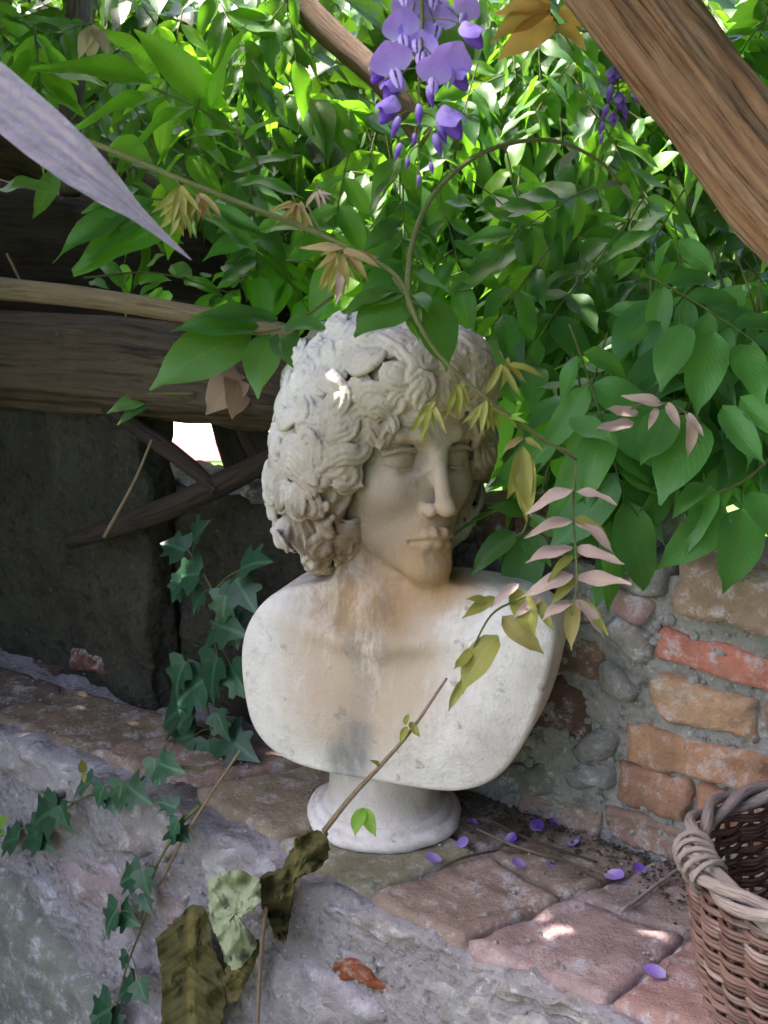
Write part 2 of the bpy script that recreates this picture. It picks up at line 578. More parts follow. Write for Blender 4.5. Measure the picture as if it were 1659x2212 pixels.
def leaf_material(name, cols, trans, tmix=0.42, rough=0.36, spec=0.5, vein=(1.22, 1.18, 1.1), crinkle=0.18, sidev=0.20, palm=False):
    m = NT(name)
    geo = m.n("ShaderNodeNewGeometry")
    oi = m.n("ShaderNodeObjectInfo")
    rnd = m.math('FRACT', m.math('ADD', m.math('MULTIPLY', geo.outputs["Random Per Island"], 3.71), m.math('MULTIPLY', oi.outputs["Random"], 7.13)))
    uv = m.n("ShaderNodeUVMap").outputs[0]
    sx = m.n("ShaderNodeSeparateXYZ")
    m.link(uv, sx.inputs[0])
    u = m.math('ABSOLUTE', m.math('SUBTRACT', sx.outputs[0], 0.5))
    ramp = m.n("ShaderNodeValToRGB")
    el = ramp.color_ramp.elements
    el[0].position, el[1].position = 0.0, 1.0
    el[0].color, el[1].color = (*cols[0], 1), (*cols[-1], 1)
    for i, c in enumerate(cols[1:-1]):
        e = el.new((i + 1) / (len(cols) - 1))
        e.color = (*c, 1)
    m.link(rnd, ramp.inputs[0])
    side = m.math('ABSOLUTE', m.math('SINE', m.math('MULTIPLY', m.math('SUBTRACT', sx.outputs[1], m.math('MULTIPLY', u, 0.75)), 34.0)))
    if palm:
        ang = m.math('ARCTAN2', m.math('SUBTRACT', sx.outputs[0], 0.5), m.math('SUBTRACT', sx.outputs[1], 0.02))
        rad_ = m.math('SQRT', m.math('ADD', m.math('POWER', m.math('SUBTRACT', sx.outputs[0], 0.5), 2.0), m.math('POWER', m.math('SUBTRACT', sx.outputs[1], 0.02), 2.0)))
        side = m.math('MULTIPLY', m.math('ABSOLUTE', m.math('SINE', m.math('MULTIPLY', ang, 3.6))), m.math('MULTIPLY', rad_, 4.0))
    veins = m.math('MAXIMUM', m.rng(u, 0.020, 0.045, 1, 0), m.rng(side, 0.0, 0.20, sidev, 0))
    co = m.co()
    mott = m.rng(m.noise(co, 60, 4, 0.6), 0.3, 0.7, 0.86, 1.14)
    base = m.mix(veins, ramp.outputs[0], m.mix(1.0, ramp.outputs[0], vein, 'MULTIPLY'))
    base = m.mix(1.0, base, (1, 1, 1), 'MULTIPLY')
    m.link(mott, base.node.inputs[7])
    h = m.math('ADD', m.math('MULTIPLY', side, 0.5 * min(1, sidev * 2.5)), m.math('MULTIPLY', m.noise(co, 90, 3, 0.5), 0.9))
    bn = m.bump(h, crinkle, 0.003)
    m.set(base, rough, spec)
    tr = m.n("ShaderNodeBsdfTranslucent")
    m.link(m.mix(veins, m.mix(0.5, trans, ramp.outputs[0], 'OVERLAY'), m.mix(1.0, trans, (0.7, 0.75, 0.6), 'MULTIPLY')), tr.inputs[0])
    m.link(bn, tr.inputs[1])
    mx = m.n("ShaderNodeMixShader")
    mx.inputs[0].default_value = tmix
    m.link(m.b.outputs[0], mx.inputs[1])
    m.link(tr.outputs[0], mx.inputs[2])
    m.link(mx.outputs[0], m.out.inputs[0])
    return m.m
M_LEAF = leaf_material("wisteria_leaf", [(0.026, 0.078, 0.024), (0.042, 0.120, 0.028), (0.064, 0.160, 0.032), (0.105, 0.210, 0.036), (0.036, 0.092, 0.036)], (0.32, 0.60, 0.04), 0.42, 0.36, 0.42)
M_LIT_LEAF = leaf_material("lightened_wisteria_leaf", [(0.055, 0.165, 0.045), (0.080, 0.205, 0.050), (0.065, 0.185, 0.060)], (0.32, 0.60, 0.06), 0.42, 0.38, 0.42)  # lighter leaf copy; light missing at the right is put into its colour
M_BLOCKER = leaf_material("light_blocker_leaf", [(0.030, 0.070, 0.022), (0.050, 0.105, 0.030)], (0.09, 0.11, 0.05), 0.20, 0.4, 0.5)  # leaf of the added light-blocking canopy and screens
M_DEEP = leaf_material("shaded_wisteria_leaf", [(0.016, 0.050, 0.014), (0.026, 0.078, 0.018), (0.038, 0.100, 0.022)], (0.16, 0.34, 0.02), 0.34, 0.36, 0.42)  # darker leaf copy; the shade of deep gaps is put into its colour
M_YOUNG = leaf_material("young_wisteria_leaf", [(0.12, 0.26, 0.025), (0.17, 0.32, 0.035), (0.20, 0.36, 0.05)], (0.48, 0.78, 0.06), 0.55, 0.42)
M_BRONZE = leaf_material("bronze_young_leaf", [(0.27, 0.20, 0.075), (0.33, 0.23, 0.11), (0.26, 0.24, 0.075)], (0.55, 0.36, 0.12), 0.35, 0.5, 0.35)
M_PINK = leaf_material("pinkish_young_leaf", [(0.40, 0.29, 0.27), (0.44, 0.32, 0.29), (0.36, 0.28, 0.22)], (0.55, 0.36, 0.27), 0.25, 0.5, 0.35)
M_OLIVE = leaf_material("olive_yellow_leaf", [(0.24, 0.25, 0.05), (0.28, 0.25, 0.07), (0.20, 0.24, 0.06)], (0.46, 0.44, 0.08), 0.35, 0.5, 0.3)
M_IVY = leaf_material("ivy_leaf", [(0.012, 0.048, 0.024), (0.018, 0.062, 0.030), (0.028, 0.082, 0.045)], (0.06, 0.20, 0.04), 0.14, 0.30, 0.55, (2.6, 2.0, 2.0), 0.25, 0.8, True)
M_MAUVE = leaf_material("mauve_leaf", [(0.25, 0.21, 0.28), (0.27, 0.23, 0.30)], (0.34, 0.30, 0.40), 0.22, 0.6, 0.25, (0.9, 0.9, 0.9), 0.25, 0.0)
M_DRY = leaf_material("dry_olive_leaf", [(0.070, 0.062, 0.024), (0.085, 0.072, 0.030)], (0.10, 0.09, 0.03), 0.08, 0.85, 0.15, (1.7, 1.6, 1.4), 1.0, 0.35)
M_DRY_PALE = leaf_material("dry_grey_green_leaf", [(0.30, 0.33, 0.21), (0.34, 0.36, 0.25), (0.25, 0.29, 0.18)], (0.30, 0.34, 0.18), 0.15, 0.8, 0.2, (0.85, 0.85, 0.8), 1.0, 0.12)

def petal_material(name, col, trans):
    m = NT(name)
    n = m.noise(m.co(), 14, 5, 0.65)
    at = m.n("ShaderNodeAttribute", attribute_name="rest").outputs["Vector"]
    sx = m.n("ShaderNodeSeparateXYZ")
    m.link(at, sx.inputs[0])
    c = m.mix(m.rng(n, 0.35, 0.65), col, tuple(x * 0.72 for x in col))
    c = m.mix(m.rng(sx.outputs[1], 0.12, 0.55, 0.75, 0), c, (0.56, 0.46, 0.78))
    m.set(c, 0.6, 0.2)
    tr = m.n("ShaderNodeBsdfTranslucent")
    tr.inputs[0].default_value = (*trans, 1)
    mx = m.n("ShaderNodeMixShader")
    mx.inputs[0].default_value = 0.35
    m.link(m.b.outputs[0], mx.inputs[1])
    m.link(tr.outputs[0], mx.inputs[2])
    m.link(mx.outputs[0], m.out.inputs[0])
    return m.m
M_BANNER = petal_material("pale_lilac_petal", (0.40, 0.26, 0.78), (0.48, 0.30, 0.9))
M_WING = petal_material("violet_petal", (0.22, 0.095, 0.56), (0.30, 0.11, 0.75))

def plain(name, col, rough=0.9, nz=(20, 0.25), bump=0.0):
    m = NT(name)
    n = m.noise(m.co(), nz[0], 6, 0.65)
    m.set(m.mix(m.rng(n, 0.3, 0.7), tuple(x * (1 - nz[1]) for x in col), tuple(min(1, x * (1 + nz[1])) for x in col)), rough, 0.2)
    if bump:
        m.bump(n, 0.6, bump)
    return m.m
M_WHITEWASH = plain("whitewashed_wall", (0.80, 0.78, 0.72), 0.9, (2, 0.06))
M_PINKBASE = plain("pink_painted_base", (0.24, 0.085, 0.085), 0.9, (2, 0.1))
M_PAPER = plain("white_paper", (0.78, 0.80, 0.78), 0.8, (40, 0.05))
M_LAWN = plain("lawn", (0.09, 0.17, 0.04), 0.95, (3, 0.4), 0.02)

# ------------------------------------------------------------------ ground and masonry
def wall_pt(s, off, z):
    """s along the wall, off out of it, z up"""
    return WALL_DIR * s + WALL_N * off + Vector((0, 0, z))

def slab(name, origin, ax, sizes, res, mat, parent=None, rough=0.006, freq=9.0, seed=0.0, skip=()):
    """a closed box of rough masonry: origin corner, three axes, sizes, cell counts"""
    m = MB()
    idx = {}
    vs_, fs = [], []
    nx, ny, nz = res
    def vid(i, j, k):
        if (i, j, k) not in idx:
            p = Vector(origin) + ax[0] * (sizes[0] * i / nx) + ax[1] * (sizes[1] * j / ny) + ax[2] * (sizes[2] * k / nz)
            q = p * freq + Vector((seed, seed * 2, 0))
            d = Vector((noise.noise(q), noise.noise(q + Vector((31, 0, 0))), noise.noise(q + Vector((0, 47, 0)))))
            q2 = q * 3.7
            d += Vector((noise.noise(q2), noise.noise(q2 + Vector((31, 0, 0))), noise.noise(q2 + Vector((0, 47, 0))))) * 0.45
            idx[(i, j, k)] = len(vs_)
            vs_.append(p + d * rough)
        return idx[(i, j, k)]
    for k in (0, nz):
        for i in range(nx):
            for j in range(ny):
                q = (vid(i, j, k), vid(i + 1, j, k), vid(i + 1, j + 1, k), vid(i, j + 1, k))
                fs.append(q if k else q[::-1])
    for j in (0, ny):
        for i in range(nx):
            for k in range(nz):
                q = (vid(i, j, k), vid(i, j, k + 1), vid(i + 1, j, k + 1), vid(i + 1, j, k))
                fs.append(q if j else q[::-1])
    for i in (0, nx):
        for j in range(ny):
            for k in range(nz):
                q = (vid(i, j, k), vid(i, j + 1, k), vid(i, j + 1, k + 1), vid(i, j, k + 1))
                fs.append(q if i else q[::-1])
    m.add(vs_, fs)
    return m.build(name, mat, parent)

def piece(name, corners, nrm, proud, depth, col, mat, parent, seed, n=(18, 10), rnd=14.0, rough=0.0042, dome=0.0, bev=0.91):
    """one brick, tile or stone: four corners on its plane, standing proud of it and bedded behind it"""
    c = [Vector(p) for p in corners]
    nx, ny = n
    vs_, fs = [], []
    for j in range(ny + 1):
        for i in range(nx + 1):
            s, t = 2 * i / nx - 1, 2 * j / ny - 1
            # pull the corners in so that the outline is rounded
            k = (abs(s) ** rnd + abs(t) ** rnd) ** (1 / rnd) if (s or t) else 1
            mx = max(abs(s), abs(t))
            f = mx / k if k > 0 else 1
            a, b = (s * f + 1) / 2, (t * f + 1) / 2
            p = (c[0] * (1 - a) + c[1] * a) * (1 - b) + (c[3] * (1 - a) + c[2] * a) * b
            q = p * 40 + Vector((seed * 3.1, seed, 0))
            edge = mx
            h = proud * (1 - max(0, (edge - bev) / (1 - bev)) ** 2 * 0.8) + dome * (1 - s * s) * (1 - t * t)
            h += rough * (noise.noise(q) + 0.7 * noise.noise(q * 2.6)) * (0.8 + 0.6 * edge) - 0.5 * rough * max(0, noise.noise(q * 1.3 + Vector((9, 9, 9))) * 3 - 0.6)
            side = Vector((noise.noise(q * 0.8 + Vector((5, 0, 0))), noise.noise(q * 0.8 + Vector((0, 5, 0))), noise.noise(q * 0.8 + Vector((0, 0, 5))))) * rough * 1.9 * edge
            vs_.append(p + nrm * h + side)
    W = nx + 1
    for j in range(ny):
        for i in range(nx):
            fs.append((j * W + i, j * W + i + 1, (j + 1) * W + i + 1, (j + 1) * W + i))
    ring = [i for i in range(W)] + [j * W + nx for j in range(1, ny + 1)] + [ny * W + i for i in range(nx - 1, -1, -1)] + [j * W for j in range(ny - 1, 0, -1)]
    b0 = len(vs_)
    for r in ring:
        vs_.append(vs_[r] - nrm * (depth + proud))
    m_ = len(ring)
    for k in range(m_):
        fs.append((ring[k], b0 + k, b0 + (k + 1) % m_, ring[(k + 1) % m_]))
    fs.append(tuple(b0 + k for k in range(m_ - 1, -1, -1)))
    # outward faces
    a, b, d = vs_[fs[nx * (ny // 2) + nx // 2][0]], vs_[fs[nx * (ny // 2) + nx // 2][1]], vs_[fs[nx * (ny // 2) + nx // 2][2]]
    if (Vector(b) - Vector(a)).cross(Vector(d) - Vector(a)).dot(nrm) < 0:
        fs = [f[::-1] for f in fs]
    m = MB()
    m.add(vs_, fs)
    o = m.build(name, mat, parent)
    o.color = (*col, 1)
    return o

g = MB()
g.add([(-900, -60, -0.62), (900, -60, -0.62), (900, 1500, -0.62), (-900, 1500, -0.62)], [(0, 1, 2, 3)])
gr = g.build("ground", M_LAWN)
gr["kind"] = "structure"
gp = MB()
gp.add([(-3, -4, -0.616), (3, -4, -0.616), (3, 0.6, -0.616), (-3, 0.6, -0.616)], [(0, 1, 2, 3)])
gp = gp.build("path", M_SOIL)
gp["kind"] = "structure"

Z = Vector((0, 0, 1))
wall = empty("brick_wall", "low weathered brick and rubble wall running behind the bust to the right", "wall", wall_pt(0.0, -0.2, -0.6))
slab("mortar", wall_pt(-1.3, -0.215, -0.6), (WALL_DIR, WALL_N, Z), (2.58, 0.095, 0.925), (280, 8, 105), M_MORTAR, wall, 0.0075, 22.0)

def on_wall(pts, off=-0.12):
    return [at_wall(a, b, off) for a, b in pts]
RED, ORG, TAN, BRN, GRY, MAU = (0.43, 0.17, 0.135), (0.42, 0.265, 0.18), (0.34, 0.265, 0.21), (0.15, 0.085, 0.07), (0.30, 0.285, 0.285), (0.36, 0.26, 0.29)
sd = 0
for pts, col, pr in [
        ([(1402, 1460), (1646, 1516), (1640, 1606), (1412, 1532)], ORG, 0.010),
        ([(1348, 1562), (1664, 1642), (1664, 1722), (1350, 1634)], (0.40, 0.225, 0.15), 0.010),
        ([(1338, 1650), (1496, 1692), (1490, 1782), (1330, 1726)], (0.33, 0.185, 0.135), 0.007),
        ([(1422, 1366), (1700, 1440), (1700, 1490), (1424, 1414)], RED, 0.009),
        ([(1508, 1698), (1720, 1760), (1720, 1850), (1502, 1786)], (0.36, 0.19, 0.14), 0.008),
        ([(1658, 1520), (1860, 1572), (1860, 1660), (1654, 1610)], (0.40, 0.20, 0.14), 0.008),
        ([(1676, 1648), (1900, 1710), (1900, 1790), (1676, 1728)], ORG, 0.008),
        ([(1320, 1744), (1490, 1800), (1490, 1868), (1320, 1800)], (0.27, 0.18, 0.15), 0.005),
        ([(1205, 1366), (1312, 1394), (1300, 1476), (1192, 1446)], (0.19, 0.115, 0.09), 0.005),
        ([(1186, 1456), (1288, 1484), (1280, 1602), (1146, 1572)], (0.13, 0.08, 0.07), 0.005),
        ([(1130, 1706), (1306, 1752), (1300, 1812), (1120, 1762)], (0.27, 0.20, 0.165), 0.004),
        ([(360, 1180), (440, 1195), (440, 1250), (360, 1235)], (0.20, 0.085, 0.06), 0.008),
        ([(380, 1260), (460, 1278), (460, 1330), (380, 1312)], (0.24, 0.10, 0.07), 0.008),
        ([(470, 1230), (560, 1250), (560, 1300), (470, 1280)], (0.17, 0.09, 0.07), 0.008),
        ([(400, 1350), (480, 1368), (480, 1420), (400, 1400)], (0.15, 0.09, 0.075), 0.008),
        ([(480, 1100), (580, 1120), (580, 1170), (480, 1150)], (0.17, 0.10, 0.08), 0.008),
        ([(1030, 1090), (1110, 1108), (1112, 1150), (1030, 1130)], (0.24, 0.09, 0.07), 0.010),
        ([(1040, 1150), (1150, 1178), (1150, 1215), (1040, 1190)], (0.22, 0.085, 0.06), 0.008)]:
    sd += 1
    if len(pts) == 5:
        pts = [pts[0], pts[2], pts[3], pts[4]]
    if pts[0][0] > 1300:
        pts = [(x, y + (-11 if k < 2 else 8)) for k, (x, y) in enumerate(pts)]
    piece("brick", on_wall(pts), WALL_N, pr, 0.05, col, M_BRICK, wall, sd)
for pts, col, pr, dm in [
        ([(1288, 1428), (1362, 1455), (1395, 1520), (1290, 1500)], (0.27, 0.265, 0.26), 0.010, 0.006),
        ([(1300, 1350), (1345, 1330), (1412, 1385), (1388, 1450)], (0.27, 0.25, 0.235), 0.006, 0.006),
        ([(1255, 1232), (1330, 1262), (1430, 1300), (1378, 1365)], (0.36, 0.235, 0.25), 0.008, 0.006),
        ([(1230, 1150), (1300, 1165), (1395, 1225), (1330, 1248)], (0.24, 0.165, 0.125), 0.016, 0.006),
        ([(1230, 1605), (1330, 1560), (1345, 1630), (1240, 1660)], (0.27, 0.26, 0.27), 0.007, 0.006),
        ([(1220, 1660), (1330, 1640), (1335, 1705), (1230, 1700)], (0.24, 0.225, 0.24), 0.006, 0.006),
        ([(1060, 1660), (1190, 1640), (1220, 1720), (1100, 1712)], (0.17, 0.165, 0.15), 0.004, 0.006),
        ([(1160, 1270), (1240, 1290), (1300, 1350), (1200, 1360)], (0.20, 0.17, 0.15), 0.006, 0.005)]:
    sd += 1
    piece("stone", on_wall(pts), WALL_N, pr, 0.05, col, M_RUBBLE, wall, sd, (11, 9), 3.0, 0.005, dm)
# coping: pieces that lie on top and overhang a little
for s0, s1, z0, z1, pr, col, nm in [
        (0.300, 0.49, 0.292, 0.358, 0.030, (0.31, 0.215, 0.165), "brick"), (0.50, 0.70, 0.296, 0.362, 0.024, (0.34, 0.21, 0.16), "brick"),
        (0.238, 0.292, 0.300, 0.345, 0.014, (0.25, 0.24, 0.245), "stone"), (0.190, 0.262, 0.342, 0.398, 0.012, (0.22, 0.20, 0.20), "stone"),
        (0.100, 0.186, 0.322, 0.372, 0.012, (0.20, 0.115, 0.09), "brick"), (0.0, 0.092, 0.318, 0.366, 0.010, (0.17, 0.12, 0.10), "brick"),
        (-0.12, -0.01, 0.318, 0.362, 0.010, (0.15, 0.11, 0.09), "stone"), (-0.24, -0.13, 0.316, 0.350, 0.008, (0.15, 0.11, 0.09), "brick"),
        (-0.36, -0.25, 0.300, 0.335, 0.008, (0.11, 0.09, 0.08), "stone")]:
    sd += 1
    cs = [wall_pt(s0, -0.12, z0), wall_pt(s1, -0.12, z0), wall_pt(s1, -0.12, z1), wall_pt(s0, -0.12, z1)]
    piece(nm, cs, WALL_N, pr, 0.085, col, M_BRICK if nm == "brick" else M_RUBBLE, wall, sd, (14, 8), 14.0 if nm == "brick" else 3.4, 0.004, 0.0005 if nm == "brick" else 0.004)

pier = empty("masonry_pier", "dark shaded rough rendered pier standing at the left under the thick log", "pier", wall_pt(-0.7, -0.1, -0.6))
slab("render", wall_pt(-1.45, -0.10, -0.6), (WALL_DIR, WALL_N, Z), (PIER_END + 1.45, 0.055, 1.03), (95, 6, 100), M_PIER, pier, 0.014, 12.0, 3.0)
slab("render", wall_pt(PIER_END - 0.03, -0.125, -0.6), (WALL_DIR, WALL_N, Z), (-0.15 - PIER_END, 0.020, 0.915), (50, 4, 90), M_PIER, pier, 0.012, 14.0, 8.0)  # coat added over the wall; its dark colour paints the shade there
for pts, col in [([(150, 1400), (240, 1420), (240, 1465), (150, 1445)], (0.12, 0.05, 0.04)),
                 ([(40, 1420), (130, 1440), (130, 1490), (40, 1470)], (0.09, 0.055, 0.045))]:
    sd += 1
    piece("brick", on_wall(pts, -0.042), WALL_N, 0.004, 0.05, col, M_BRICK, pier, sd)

ledge = empty("brick_ledge", "worn tiled ledge of brick, stone and mortar that carries the bust and basket", "ledge", wall_pt(0, 0, -0.6))
slab("mortar", wall_pt(-1.35, -0.13, -0.6), (WALL_DIR, WALL_N, Z), (2.5, 0.275, 0.590), (230, 26, 56), M_FRONT, ledge, 0.0105, 17.0, 5.0)
TILE = (0.33, 0.205, 0.155)
for pts, col in [
        ([(795, 1938), (1000, 2040), (1216, 1944), (1042, 1852)], (0.31, 0.225, 0.195)),
        ([(1008, 2046), (1312, 2166), (1480, 2026), (1226, 1948)], (0.37, 0.265, 0.275)),
        ([(1322, 2172), (1560, 2265), (1720, 2120), (1490, 2031)], (0.36, 0.225, 0.215)),
        ([(600, 1822), (788, 1933), (1034, 1846), (850, 1745)], (0.27, 0.25, 0.18)),
        ([(420, 1708), (590, 1815), (842, 1740), (690, 1650)], (0.31, 0.245, 0.175)),
        ([(190, 1628), (410, 1702), (682, 1645), (430, 1570)], (0.28, 0.195, 0.155)),
        ([(-30, 1545), (182, 1622), (424, 1566), (150, 1490)], (0.22, 0.16, 0.115)),
        ([(1048, 1848), (1224, 1940), (1408, 1866), (1226, 1782)], (0.25, 0.195, 0.165)),
        ([(1234, 1946), (1486, 2024), (1650, 1958), (1416, 1868)], (0.30, 0.235, 0.23)),
        ([(860, 1740), (1042, 1842), (1220, 1778), (1060, 1690)], (0.21, 0.165, 0.13)),
        ([(1496, 2026), (1728, 2114), (1860, 2060), (1656, 1960)], (0.30, 0.20, 0.17)),
        ([(-300, 1452), (-44, 1538), (140, 1486), (-100, 1410)], (0.15, 0.11, 0.09))]:
    sd += 1
    piece("tile", [at_z(a, b, -0.006) for a, b in pts], Z, 0.006, 0.03, col, M_BRICK, ledge, sd, (22, 20), 22.0, 0.0022, 0.0, 0.93)
for pts, col, pr, dm, nm in [
        ([(640, 1915), (790, 1965), (1000, 2062), (800, 2030)], (0.33, 0.30, 0.31), 0.012, 0.004, "stone"),
        ([(724, 2062), (860, 2122), (846, 2152), (718, 2096)], (0.24, 0.075, 0.035), 0.010, 0.002, "brick"),
        ([(1000, 2066), (1300, 2185), (1290, 2225), (1010, 2110)], (0.30, 0.27, 0.28), 0.010, 0.003, "stone"),
        ([(580, 2030), (700, 2075), (880, 2215), (620, 2225)], (0.36, 0.33, 0.38), 0.012, 0.010, "stone"),
        ([(900, 2100), (1000, 2125), (1240, 2240), (930, 2235)], (0.34, 0.33, 0.35), 0.010, 0.008, "stone"),
        ([(-20, 1568), (170, 1640), (240, 1722), (20, 1700)], (0.34, 0.31, 0.345), 0.014, 0.010, "stone"),
        ([(20, 1712), (220, 1735), (230, 1830), (80, 1800)], (0.30, 0.27, 0.30), 0.010, 0.008, "stone"),
        ([(262, 1700), (420, 1775), (425, 1862), (250, 1835)], (0.30, 0.265, 0.28), 0.010, 0.008, "stone"),
        ([(110, 1845), (240, 1850), (330, 1960), (225, 2010)], (0.35, 0.27, 0.31), 0.012, 0.008, "stone"),
        ([(430, 1795), (600, 1850), (640, 1935), (440, 1925)], (0.33, 0.30, 0.33), 0.012, 0.010, "stone"),
        ([(345, 1890), (425, 1935), (420, 2010), (320, 1990)], (0.36, 0.27, 0.29), 0.010, 0.006, "stone"),
        ([(250, 2020), (330, 2010), (330, 2160), (262, 2140)], (0.37, 0.33, 0.39), 0.012, 0.008, "stone"),
        ([(60, 1880), (110, 1905), (200, 2020), (120, 1985)], (0.33, 0.31, 0.35), 0.008, 0.004, "stone"),
        ([(240, 2160), (420, 2170), (420, 2260), (300, 2260)], (0.33, 0.29, 0.34), 0.008, 0.006, "stone"),
        ([(470, 2000), (570, 2030), (590, 2215), (480, 2200)], (0.30, 0.28, 0.30), 0.008, 0.006, "stone")]:
    sd += 1
    piece(nm, on_wall(pts, 0.14), WALL_N, pr * 0.7, 0.05, col, M_BRICK if nm == "brick" else M_RUBBLE, ledge, sd, (14, 12), 3.6, 0.0065, dm * 0.5)
o = piece("render_patch", on_wall([(-120, 1800), (10, 1858), (330, 2260), (-120, 2300)], 0.14), WALL_N, 0.028, 0.05, (0.23, 0.235, 0.215), M_RUBBLE, ledge, 77, (26, 26), 14.0, 0.006, 0.006)

def scatter(name, label, mat, n, place, size, seed, flat=0.6):
    """loose crumbs: little uneven lumps, far too many to count"""
    g_ = random.Random(seed)
    m = MB()
    for _ in range(n):
        p, nrm = place(g_)
        r = size * (0.35 + g_.random() ** 2.5)
        a = nrm.orthogonal().normalized()
        b = nrm.cross(a)
        th0 = g_.uniform(0, 6.28)
        ring = []
        for k in range(5):
            th = th0 + k * 1.2566
            q = r * g_.uniform(0.7, 1.25)
            ring.append(p + (a * math.cos(th) + b * math.sin(th)) * q - nrm * r * 0.2)
        top = [p + (v - p) * 0.55 + nrm * r * flat * g_.uniform(0.6, 1.2) for v in ring]
        m.add(ring + top, [(k, (k + 1) % 5, 5 + (k + 1) % 5, 5 + k) for k in range(5)] + [(5, 6, 7, 8, 9)])
    o = m.build(name, mat)
    o["kind"] = "stuff"
    o["label"] = label
    return o
scatter("grit", "mortar grit standing out of the brick wall", M_MORTAR, 900, lambda g_: (wall_pt(g_.uniform(-0.15, 0.6), -0.116, g_.uniform(0.0, 0.31)), WALL_N), 0.0055, 1)
scatter("grit", "mortar grit on the front of the ledge", M_FRONT, 1300, lambda g_: (wall_pt(g_.uniform(-0.75, 0.55), 0.143, g_.uniform(-0.35, -0.02)), WALL_N), 0.006, 2)
def foot(g_):
    s_ = g_.uniform(0.0, 0.42)
    return wall_pt(s_, -0.115 + abs(g_.gauss(0, 0.035)), 0.003), Vector((0, 0, 1))
scatter("crumbs", "crumbs of earth and plant litter along the wall foot", M_SOIL, 900, foot, 0.0026, 3, 0.35)
scatter("crumbs", "pale crumbs strewn over the tiles of the ledge", M_MORTAR, 350, lambda g_: (wall_pt(g_.uniform(-0.7, 0.5), g_.uniform(-0.10, 0.135), 0.002), Vector((0, 0, 1))), 0.0026, 4)

# ------------------------------------------------------------------ beyond the wall
def sheet(name, x0, x1, y0, y1, z, mat):
    m = MB()
    m.add([(x0, y0, z), (x1, y0, z), (x1, y1, z), (x0, y1, z)], [(0, 1, 2, 3)])
    o = m.build(name, mat)
    o["kind"] = "structure"
    return o
sheet("terrace", -9, 2.5, 5.70, 15, -0.612, M_WHITEWASH)
sheet("terrace_edging", -9, 2.5, 5.10, 5.698, -0.612, M_PINKBASE)

# ------------------------------------------------------------------ wood
def log_path(pts, n=10):
    return spline(pts, n)

def woody(name, label, cat, pts, radii, mat, n=28, rough=0.004, seed=0.0, seg=14, stretch=0.10, freq=40.0, group=None):
    path = spline(pts, seg)
    rr = []
    for i in range(len(path)):
        f = i / (len(path) - 1) * (len(radii) - 1)
        k = min(int(f), len(radii) - 2)
        rr.append(lerp(radii[k], radii[k + 1], f - k))
    m = MB()
    m.tube(path, rr, n, 0, rough, seed, True, stretch, freq)
    o = m.build(name, mat, None, True, origin=path[0])
    return tag(o, label, cat, group)

woody("trunk", "reddish brown peeling vine trunk slanting across the top right corner", "vine trunk",
      [at_t(1080, -360, 1.12), at_t(1270, -112, 1.12), at_t(1450, 118, 1.10), at_t(1655, 385, 1.08), at_t(1870, 640, 1.06), at_t(2000, 1000, 1.04), at_t(2060, 1900, 1.04)],
      [0.040, 0.041, 0.043, 0.045, 0.048, 0.05, 0.055], M_RED_WOOD, 120, 0.0085, 2.0, 46, 0.06, 60.0)
woody("log", "thick weathered log lying along the top of the pier at the left", "log",
      [at_wall(-260, 758, -0.06), at_wall(0, 776, -0.06), at_wall(300, 795, -0.06), at_wall(560, 836, -0.07), at_wall(760, 900, -0.15)],
      [0.076, 0.073, 0.068, 0.052, 0.026], M_LOG, 80, 0.009, 5.0, 40, 0.045, 34.0)
woody("pole", "slender peeled pole lying above the thick log at the left", "pole",
      [at_wall(-220, 592, -0.02), at_wall(0, 622, -0.02), at_wall(220, 648, -0.03), at_wall(480, 690, -0.05), at_wall(640, 722, -0.09)],
      [0.0175, 0.0165, 0.0145, 0.0125, 0.010], M_POLE, 24, 0.0012, 9.0, 14)
woody("branch", "thick dark brown branch slanting down at the top centre behind flowers", "branch",
      [at_t(440, -200, 1.9), at_t(600, -40, 1.9), at_t(720, 80, 1.88), at_t(840, 190, 1.85), at_t(930, 330, 1.85)], [0.022, 0.022, 0.022, 0.020, 0.016],
      bark_material("brown_branch_bark", (0.22, 0.15, 0.11), (0.14, 0.09, 0.065), (0.05, 0.03, 0.025), 0.1, 80), 20, 0.002, 3.0)
woody("stem", "upright grey brown vine stem at the upper left edge behind leaves", "vine stem",
      [at_t(172, -160, 2.0), at_t(172, -20, 2.0), at_t(166, 110, 2.0), at_t(150, 260, 2.0), at_t(150, 420, 2.0)], [0.022, 0.022, 0.021, 0.020, 0.018],
      bark_material("grey_stem_bark", (0.18, 0.14, 0.12), (0.11, 0.085, 0.075), (0.04, 0.03, 0.03), 0.1, 80), 18, 0.002, 6.0)
DARKG = "dark old vine trunks in the shade at the left"
woody("dark_trunk", "dark vine trunk added to fill the shaded hollow directly above the slender pole", "vine trunk",  # trunk added to make the hollow dark
      [at_t(-300, 500, 2.1), at_t(0, 535, 2.1), at_t(300, 560, 2.12), at_t(560, 610, 2.15), at_t(760, 720, 2.2)], [0.115, 0.115, 0.105, 0.09, 0.06],
      M_DARK_WOOD, 30, 0.006, 8.0, group=DARKG)
woody("dark_trunk", "dark shaded vine trunk highest on the left, passing behind the mauve leaf", "vine trunk",
      [at_t(-300, 270, 2.25), at_t(0, 345, 2.25), at_t(240, 410, 2.25), at_t(480, 500, 2.3), at_t(640, 640, 2.35)], [0.085, 0.085, 0.075, 0.065, 0.05],
      bark_material("brown_shaded_bark", (0.13, 0.085, 0.06), (0.08, 0.05, 0.036), (0.025, 0.017, 0.014), 0.1, 60), 30, 0.005, 12.0, group=DARKG)
